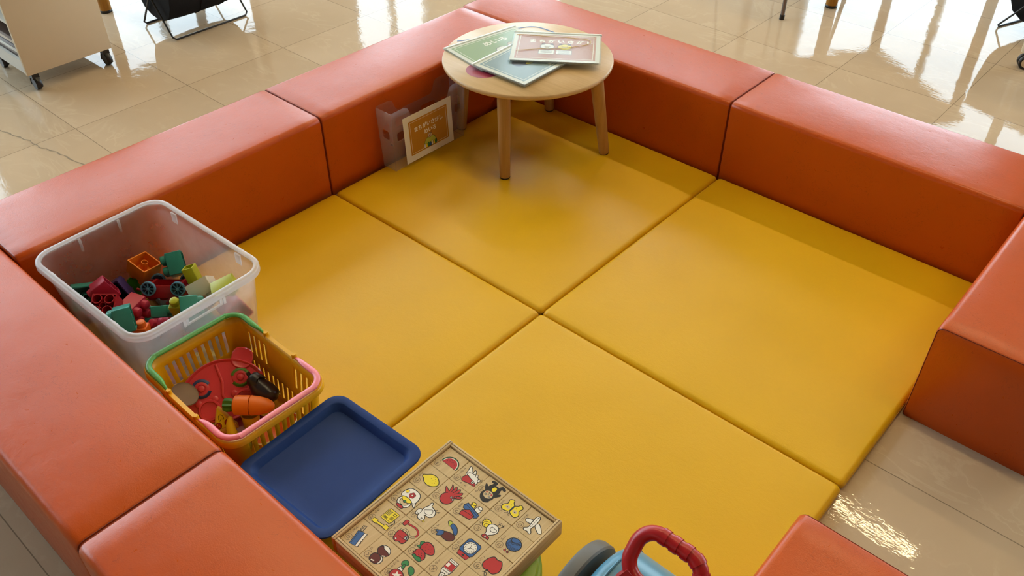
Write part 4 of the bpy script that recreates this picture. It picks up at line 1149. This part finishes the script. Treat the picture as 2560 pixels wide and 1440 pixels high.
def pc_paint(p):
    p.shape([(-.16, -.34), (.18, -.34), (.16, .14), (.08, .26), (-.14, .22), (-.2, .06)], 'white', .028, False)
    p.fill([(-.15, -.22), (.17, -.22), (.16, .04), (-.18, .02)], 'red'); p.fill([(.04, -.18), (.15, -.18), (.15, -.04), (.04, -.04)], 'white')
    p.line([(-.15, -.22), (.17, -.22)], .018); p.line([(.16, .06), (-.18, .04)], .018); p.line([(.14, .14), (-.18, .12)], .018); p.line([(-.16, -.28), (.17, -.28)], .016)
    p.shape([(-.08, .22), (.06, .24), (.05, .38), (-.06, .36)], 'white', .024); p.line([(-.06, .28), (.05, .3)], .014); p.line([(-.06, .32), (.05, .34)], .014)
def pc_plane(p):
    p.shape([(-.02, .0), (-.3, .18), (-.4, .1), (-.14, -.12)], 'white', .026); p.shape([(.04, .02), (.3, .08), (.36, -.04), (.06, -.14)], 'white', .026)
    p.shape([(.06, -.36), (.14, -.28), (.12, .0), (.1, .2), (.2, .32), (.14, .38), (.02, .36), (-.1, .4), (-.12, .32), (-.02, .2), (-.04, .0), (-.02, -.28)], 'white', .028)
    p.line([(.05, -.24), (.04, .16)], .014); p.dots([(.06, -.29)], .022, 'navy')
def pc_yarn(p):
    for x in (-.06, .06):
        p.line([(x-.02, -.3), (x+.03, .32)], .05); p.line([(x-.02, -.29), (x+.03, .32)], .025, 'tan')
        p.ell(x+.03, .36, .04, .035, 'red', .018)
    p.ell(0, 0, .27, .25, 'blue', .028)
    for i in range(6): p.line([(-.24+.05*i, -.02+.03*i-.1), (-.02+.03*i, .0+.02*i-.1), (.2, .08-.055*i)], .013, 'black', True)
    for i in range(3): p.line([(-.24, .06+.05*i), (-.02, .12+.04*i), (.2, .1+.04*i)], .013, 'black', True)
    for i in range(3): p.line([(-.1-.05*i, -.2+.04*i), (-.05-.05*i, -.1)], .013)
def pc_apple(p):
    p.shape([(.0, .24), (.16, .26), (.3, .14), (.28, -.1), (.16, -.28), (.0, -.26), (-.14, -.3), (-.28, -.14), (-.32, .06), (-.2, .24)], 'red', .03)
    p.line([(.0, .2), (.06, .34), (.12, .38)], .03); p.shape([(.04, .34), (-.06, .46), (-.1, .44), (-.04, .34)], 'tan', .022)
def pc_mushroom(p):
    p.shape([(-.3, .0), (-.24, .22), (0, .34), (.24, .22), (.3, .0), (0, -.06)], 'red', .028); p.shape([(-.1, -.04), (.1, -.04), (.12, -.32), (-.12, -.32)], 'white', .026)
def pc_cherry(p):
    p.line([(-.12, -.1), (.02, .34), (.16, -.06)], .024, 'black', True); p.ell(-.14, -.18, .14, .14, 'red', .026); p.ell(.16, -.14, .14, .14, 'red', .026)
def pc_leaf(p):
    p.shape([(0, .36), (.22, .1), (.18, -.16), (0, -.34), (-.18, -.16), (-.22, .1)], 'green', .028); p.line([(0, .3), (0, -.4)], .018)
PICS = {
 (0,0): (pc_watermelon, 'す', 'いか', 'a red watermelon slice'), (0,1): (pc_lemon, 'れ', 'もん', 'a yellow lemon'), (0,2): (pc_kettle, 'や', 'かん', 'a flowered white kettle with a yellow lid'),
 (0,3): (pc_phone, 'で', 'んわ', 'a yellow telephone'), (0,4): (pc_saw, 'の', 'こぎり', 'a blue saw'),
 (1,0): (pc_goldfish, 'き', 'んぎょ', 'a red and white goldfish'), (1,1): (pc_octopus, 'た', 'こ', 'a red octopus'), (1,2): (pc_dove, 'は', 'と', 'a white dove'),
 (1,3): (pc_vacuum, 'そ', 'うじき', 'a red vacuum cleaner'), (1,4): (pc_chestnut, 'く', 'り', 'two brown chestnuts'),
 (2,0): (pc_monkey, 'る', 'さ', 'a black monkey with a yellow belly'), (2,1): (pc_blocks, 'つ', 'みき', 'blue, red and yellow toy bricks'), (2,2): (pc_eggplant, 'な', 'す', 'a blue eggplant and a brown one'),
 (2,3): (pc_strawberry, 'い', 'ちご', 'two red strawberries'), (2,4): (pc_turnip, 'あ', 'かかぶ', 'a red radish with green leaves'),
 (3,0): (pc_butterfly, 'ち', 'ょう', 'a yellow butterfly'), (3,1): (pc_rooster, 'に', 'わとり', 'a white rooster with a yellow tail'), (3,2): (pc_clock, 'と', 'けい', 'a blue and red clock'),
 (3,3): (pc_paint, 'え', 'のぐ', 'a red and white paint tube'), (3,4): (pc_mushroom, '', '', 'a red shape cut by the bottom picture edge'),
 (4,3): (pc_cherry, '', '', 'two red cherries'), (4,4): (pc_leaf, '', '', 'a green leaf'),
 (4,0): (pc_plane, 'ひ', 'こうき', 'a white airplane'), (4,1): (pc_yarn, 'け', 'いと', 'a blue ball of yarn'), (4,2): (pc_apple, 'り', 'んご', 'a red apple'),
}
for i in range(5):
    for j in range(5):
        x = BX0+wt+.001+cxw*(i+.5); y = BY1-wt-.001-cyw*(j+.5)
        z = BZ+.0052; h = BLH+random.uniform(-.0006, .0006)
        e = PICS.get((i, j))
        if e is None: continue
        lab = 'wooden picture block showing '+e[3]
        sx, sy = cxw-.0005, cyw-.0005
        bb = MB().loft([rr(sx-.001, sy-.001, .001, 2, 0), rr(sx, sy, .0012, 2, .001), rr(sx, sy, .0012, 2, h-.0009), rr(sx-.0016, sy-.0016, .0012, 2, h)])
        o = bb.build('picture_block', M['tilewood'], None, (x, y, z), (0, 0, pi+random.uniform(-.006, .006)))
        tag(o, lab, 'picture block', 'picture blocks in the wooden box')
        p = Pic(cxw, (-.05, -.02)); e[0](p)
        p.mb.build('picture', inks(), o, (0, 0, h), smooth=False, fix=False)
        if e[1]:
            lt = MB(); s = cxw
            cu, cv = .31*s, (.30 if e[1] != 'る' else .08)*s
            V = []; F = []
            for a in range(29):
                t = 2*pi*a/28
                V += [(cu+.118*s*cos(t), cv+.118*s*sin(t), .0003), (cu+.130*s*cos(t), cv+.130*s*sin(t), .0003)]
                if a: F.append([2*a-2, 2*a-1, 2*a+1, 2*a])
            lt.add(V, F)
            lt.merge(text_mb(e[1], .165*s, 0, Matrix.Translation((cu, cv, .0003))))
            if e[1] == 'る': lt.merge(text_mb(e[2], .12*s, 0, Matrix.Translation((.38*s, .27*s, .0003)), True))
            else: lt.merge(text_mb(e[2], .118*s, 0, Matrix.Translation((.385*s, cv-.225*s, .0003)), True))
            lt.build('lettering', plain('brown lettering ink', '#40301e', .6), o, (0, 0, h), smooth=False, fix=False)

# ================================================================== PUSH TOY
pt = thing('push_toy', 'blue ride-on push toy with a grey wheel and ribbed red handle', 'push toy', (1.648, .22, MT))
tb_ = plain('toy body blue', '#4d87a4', .28); tg = plain('toy wheel grey', '#5b5a57', .5); trd = plain('toy handle red', '#a8141c', .33)
RY = Matrix.Rotation(pi/2, 4, 'Y')
#PUSH
RC = .105
def wheel(x): return MB().lathe([(0, -.018), (RC*.8, -.018), (RC*.97, -.013), (RC, -.006), (RC, .012), (RC*.97, .016), (RC*.85, .018), (0, .018)], 48, mat=Matrix.Translation((x, .02, RC)) @ RY).build('wheel', tg, pt, angle=30)
wheel(-.102)
MB().lathe([(0, -.024), (.03, -.024), (.034, -.018), (0, -.016)], 24, mat=Matrix.Translation((-.102, .02, RC)) @ RY).build('hub_cap', plain('toy hub red', '#a8202a', .35), pt)
bl_ = []
for i in range(21):
    t = i/20; x = -.080+.180*t
    e = min(t, 1-t)
    r = .112*(1-(1-min(1, e/.22))**2.4)**.5 if e < .22 else .112
    r = max(r, .01)
    bl_.append([(x, .03+r*cos(2*pi*a/36), .122+r*sin(2*pi*a/36)*.98) for a in range(36)])
MB().loft(bl_).build('body', tb_, pt, angle=60)
MB().tube([(-.04, .03+.1125*cos(radians(q)), .122+.111*sin(radians(q))) for q in range(20, 161, 10)], .0022, 6).build('moulded_line', tb_, pt)
wheel(.122)
def stadium(hx, hz, r, n=8):
    P = []
    for qx, qz, a0 in ((1,1,0), (-1,1,90), (-1,-1,180), (1,-1,270)):
        for i in range(n+1):
            a = radians(a0+90*i/n); P.append((qx*(hx-r)+r*cos(a), qz*(hz-r)+r*sin(a)))
    return P
HM = Matrix.Translation((.048, .052, .298)) @ Matrix.Rotation(radians(-42), 4, 'X')
lp = stadium(.062, .045, .036)
MB().tube([HM @ Vector((x, 0, z)) for x, z in lp], .0135, 16, True).build('handle', trd, pt, angle=60)
arc_ = lambda q: (.026+.036*cos(radians(q)), .009+.036*sin(radians(q)))
for q in ([(-.030, .045), (-.0235, .045), (-.017, .045)], [(-.008, .045), (-.0015, .045), (.005, .045)], [(.014, .045), (.0205, .045), (.026, .045), arc_(88)],
          [arc_(74-5*i) for i in range(5)], [arc_(34-5*i) for i in range(5)]):
    MB().tube([HM @ Vector((x, 0, z)) for x, z in q], .0152, 16, up=HM.to_3x3() @ Vector((0, 1, 0))).build('grip_rib', trd, pt, angle=30)
a = HM @ Vector((-.045, 0, -.040))
MB().tube([a+Vector((.004, .002, .004)), a+Vector((-.010, -.016, -.022)), a+Vector((-.024, -.034, -.080))], [.019, .0195, .021], 4).build('handle_post', trd, pt, angle=20)

# ================================================================== BEYOND THE PEN
# magazine cart
ct = thing('magazine_cart', 'cream magazine cart on black castors beyond the orange bench, at the top left', 'cart', (-1.665, .76, 0))
px0, px1, py0, py1 = -.185, .178, -.178, .178
MB().box(px1-.018, px1, py0, py1, .068, .86, bev=.0015).build('end_panel', M['cream'], ct)
MB().box(px0, px0+.018, py0, py1, .068, .86, bev=.0015).build('end_panel', M['cream'], ct)
MB().box(px0+.018, px1-.018, py0+.003, py1-.003, .070, .085).box(px0+.018, px1-.018, py0+.003, py0+.014, .085, .125).build('bottom_tray', plain('white cart shelf', '#d2cfc6', .5), ct)
MB().box(px0+.018, px1-.018, py0+.16, py0+.172, .085, .85).build('back_panel', M['cream'], ct)
for k_ in range(1, 4):
    MB().box(px0+.018, px1-.018, py0+.003, py0+.16, .085+.19*k_, .095+.19*k_).build('shelf', plain('white cart shelf', '#d2cfc6', .5), ct)
for sx in (px0+.065, px1-.065):
    for sy in (py0+.028, py1-.028):
        w = MB().lathe([(.006, -.010), (.0225, -.010), (.0245, -.007), (.0245, .007), (.0225, .010), (.006, .010)], 24, mat=Matrix.Translation((sx+.05 if sx > 0 else sx-.02, sy, .0245)) @ Matrix.Rotation(pi/2, 4, 'X')).build('castor_wheel', M['black'], ct)
        ox = sx+.05 if sx > 0 else sx-.02
        hd_ = MB(); pts = [(ox+.028*cos(radians(q)), sy, .026+.028*sin(radians(q))) for q in range(-20, 201, 20)]
        hd_.tube(pts, .004, 8, flat=3.0, up=(0,1,0)); hd_.box(ox-.014, ox+.014, sy-.014, sy+.014, .05, .0705)
        hd_.build('castor_hood', M['black'], w)
mg_cols = [('#3a3f5c', 'navy'), ('#c8c4bc', 'off white'), ('#8c7f78', 'brown grey'), ('#d8d6d0', 'white'), ('#6d6a70', 'dark grey'), ('#bdb2a4', 'beige'), ('#5a4b46', 'dark brown')]
for k_ in range(7):
    c_, nm_ = mg_cols[k_]
    tk = .017
    o = MB().box(-.15, .15, -.068, .068, 0, tk-.002, bev=.0015).build('magazine', plain('magazine '+nm_, c_, .35), None, (-1.668, .668+.001*(k_ % 3), .0860+tk*k_), (0, 0, .01*(k_ % 2)))
    tag(o, nm_+' magazine lying in the flat pile on the bottom shelf of the cart', 'magazine', 'magazines piled in the cream cart')

def sling_rack(label, loc, rz):
    o = thing('magazine_rack', label, 'magazine rack', loc, (0, 0, rz), 'black sling racks on the tiled floor')
    hl = .194; xb = .131
    def uframe(s):
        a = [(-s*.17, -hl, .40), (s*xb*.97, -hl, .016), (s*xb, -hl+.012, .0045), (s*xb, 0, .0045), (s*xb, hl-.012, .0045), (s*xb*.97, hl, .016), (-s*.17, hl, .40)]
        off = .006*s
        return [(x, y*(1 if s > 0 else .955), z) for x, y, z in a]
    for s in (1, -1):
        pth = uframe(s)
        MB().tube([pth[0], Vector(pth[0]).lerp(Vector(pth[1]), .97), pth[1], pth[2], pth[3], pth[4], pth[5], Vector(pth[6]).lerp(Vector(pth[5]), .97), pth[6]], .0042, 8).build('wire_frame', M['wire'], o)
        MB().tube([pth[0], pth[6]], .0042, 8).build('top_bar', M['wire'], o)
    U = [(-.17, .40), (-.155, .25), (-.13, .14), (-.10, .09), (-.05, .066), (0, .060), (.05, .066), (.10, .09), (.13, .14), (.155, .25), (.17, .40)]
    In = [(x*.97, z+.004) for x, z in U]
    loops = []
    for yy in (-hl*.90, -hl*.45, 0, hl*.45, hl*.90):
        sag = .012*(1-(yy/hl)**2)
        loops.append([(x, yy, z-sag*(1-z/.42)) for x, z in U]+[(x, yy, z-sag*(1-z/.42)) for x, z in In[::-1]])
    mb = MB().loft(loops)
    for yy in (-hl*.90, hl*.90):
        mb.plate([(x, z) for x, z in U], [], .003, mat=frame((0, yy, 0), (1,0,0), (0,0,1)))
    mb.build('cloth_sling', M['blackfab'], o, angle=60)
    for yy in (-.02, .1): MB().tube([(x, yy, z-.012*(1-(yy/hl)**2)*(1-z/.42)-.0012) for x, z in U[5:]], .0016, 6).build('stitched_seam', M['blackfab'], o)
    return o
sling_rack('black cloth sling rack with a wire frame, beside the cream cart at the top left', (-1.632, 1.415, 0), 0)
sling_rack('black cloth sling rack seen at the top right picture corner, behind the castor stand', (1.352, 3.928, 0), radians(159.6))

def wood_table(label, lx, ly, w, d, col, h=.68, rz=0):
    c_ = Matrix.Rotation(rz, 3, 'Z') @ Vector((w/2, d/2, 0))
    o = thing('wooden_table', label, 'table', (lx+c_.x, ly+c_.y, 0), (0, 0, rz))
    MB().loft([rr(w+.12, d+.12, .06, 6, h), rr(w+.12, d+.12, .06, 6, h+.022), rr(w+.11, d+.11, .06, 6, h+.026)]).build('tabletop', woodm('table top '+col, '#b89668', '#a88556', 0, .5, .4), o)
    for sx in (-1, 1):
        for sy in (-1, 1):
            l = MB().tube([(sx*w/2, sy*d/2, .012), (sx*w/2, sy*d/2, h)], [.027, .031], 22).build('leg', M['amberwood'], o)
            MB().lathe([(0, 0), (.027, 0), (.0285, .002), (.0285, .011), (.027, .013), (0, .013)], 22, mat=Matrix.Translation((sx*w/2, sy*d/2, 0))).build('foot_cap', M['black'], l)
    return o
wood_table('wooden table of which one amber leg shows behind the cream cart', -2.036-.62, 1.189, .62, .8, 'one')
wood_table('wooden table of which one amber leg with a black foot shows at the top right', .489, 3.518, .9, .8, 'two', rz=radians(55))
# chair with steel legs
chn = thing('steel_leg_stool', 'stool of which one slim grey steel leg with a black tip shows at the top', 'stool', (.386, 3.228, 0), (0, 0, radians(76)))
for lx, ly in ((0, 0), (.44, .0), (.44, .42), (0, .42)):
    tx, ty_ = .22+(lx-.22)*.86, .21+(ly-.21)*.86
    l = MB().tube([(lx, ly, .006), (lx+(tx-lx)*.5, ly+(ty_-ly)*.5, .22), (tx, ty_, .43)], .0095, 12).build('leg', M['steel'], chn)
    MB().tube([(lx, ly, 0), (lx+.001, ly, .022)], .0115, 12).build('rubber_tip', M['black'], l)
MB().loft([rr(.43*k, .42*k, .08*k, 6, z, .22, .21) for k, z in ((.94, .425), (1, .43), (1, .445), (.96, .45))]).build('seat', plain('beige stool seat', '#a8967a', .5), chn)
# castor stand
cs = thing('castor_stand', 'cream tubular stand on a twin castor at the right picture edge', 'stand', (1.375, 3.455, 0))
for dx in (0, .75):
    MB().tube([(dx, 0, .062), (dx, 0, .075), (dx, 0, 1.2)], [.020, .0225, .0225], 20).build('post', M['creamp'], cs)
    st_ = MB().tube([(dx, 0, .070), (dx, 0, .052), (dx+.01, -.01, .034)], [.011, .010, .014], 14).build('castor_fork', M['creamp'], cs)
    for sy in (-1, 1):
        m = Matrix.Translation((dx+.012, -.014, .030)) @ Matrix.Rotation(.5, 4, 'Z') @ Matrix.Translation((0, sy*.013, 0)) @ Matrix.Rotation(pi/2, 4, 'X')
        w = MB().lathe([(.021, -.0085), (.027, -.0085), (.030, -.005), (.030, .005), (.027, .0085), (.021, .0085)], 28, mat=m).build('castor_wheel', M['black'], st_)
        MB().lathe([(0, -.009), (.020, -.0088), (.0215, 0), (.020, .0088), (0, .009)], 24, mat=m).build('wheel_disc', M['creamp'], st_)
MB().box(-.01, .76, -.012, .012, .42, 1.15, bev=.004).build('panel', M['cream'], cs)

# ================================================================== LIGHT, WORLD, CAMERA
w = bpy.data.worlds.new('sky'); SC.world = w; w.use_nodes = True
nt = w.node_tree; nt.nodes.clear()
bg = nt.nodes.new('ShaderNodeBackground'); ow = nt.nodes.new('ShaderNodeOutputWorld')
bg.inputs[0].default_value = (.76, .88, 1.0, 1); bg.inputs[1].default_value = 10.5
nt.links.new(bg.outputs[0], ow.inputs[0])

cam = bpy.data.cameras.new('camera'); cam.sensor_width = 36; cam.lens = 36*2173.68/2560; cam.clip_start = .02
co_ = bpy.data.objects.new('camera', cam); COL.objects.link(co_)
yaw, pit, rol = 2.3010, -.6931, -.0009
f_ = Vector((cos(yaw)*cos(pit), sin(yaw)*cos(pit), sin(pit))); r_ = Vector((sin(yaw), -cos(yaw), 0)); u_ = r_.cross(f_)
rr_ = r_*cos(rol)+u_*sin(rol); uu_ = -r_*sin(rol)+u_*cos(rol)
m = Matrix.Identity(4)
for i, c in enumerate((rr_, uu_, -f_)):
    for k in range(3): m[k][i] = c[k]
m.translation = (2.0527, -.5087, 1.6177); co_.matrix_world = m
SC.camera = co_
SC.view_settings.view_transform = 'Standard'; SC.view_settings.look = 'None'
SC.view_settings.gamma = 1; SC.view_settings.exposure = -0.12; SC.view_settings.use_curve_mapping = False
SC.cycles.max_bounces = 14; SC.cycles.transmission_bounces = 12; SC.cycles.transparent_max_bounces = 48
SC.cycles.caustics_reflective = False; SC.cycles.caustics_refractive = False
SC.cycles.use_denoising = True
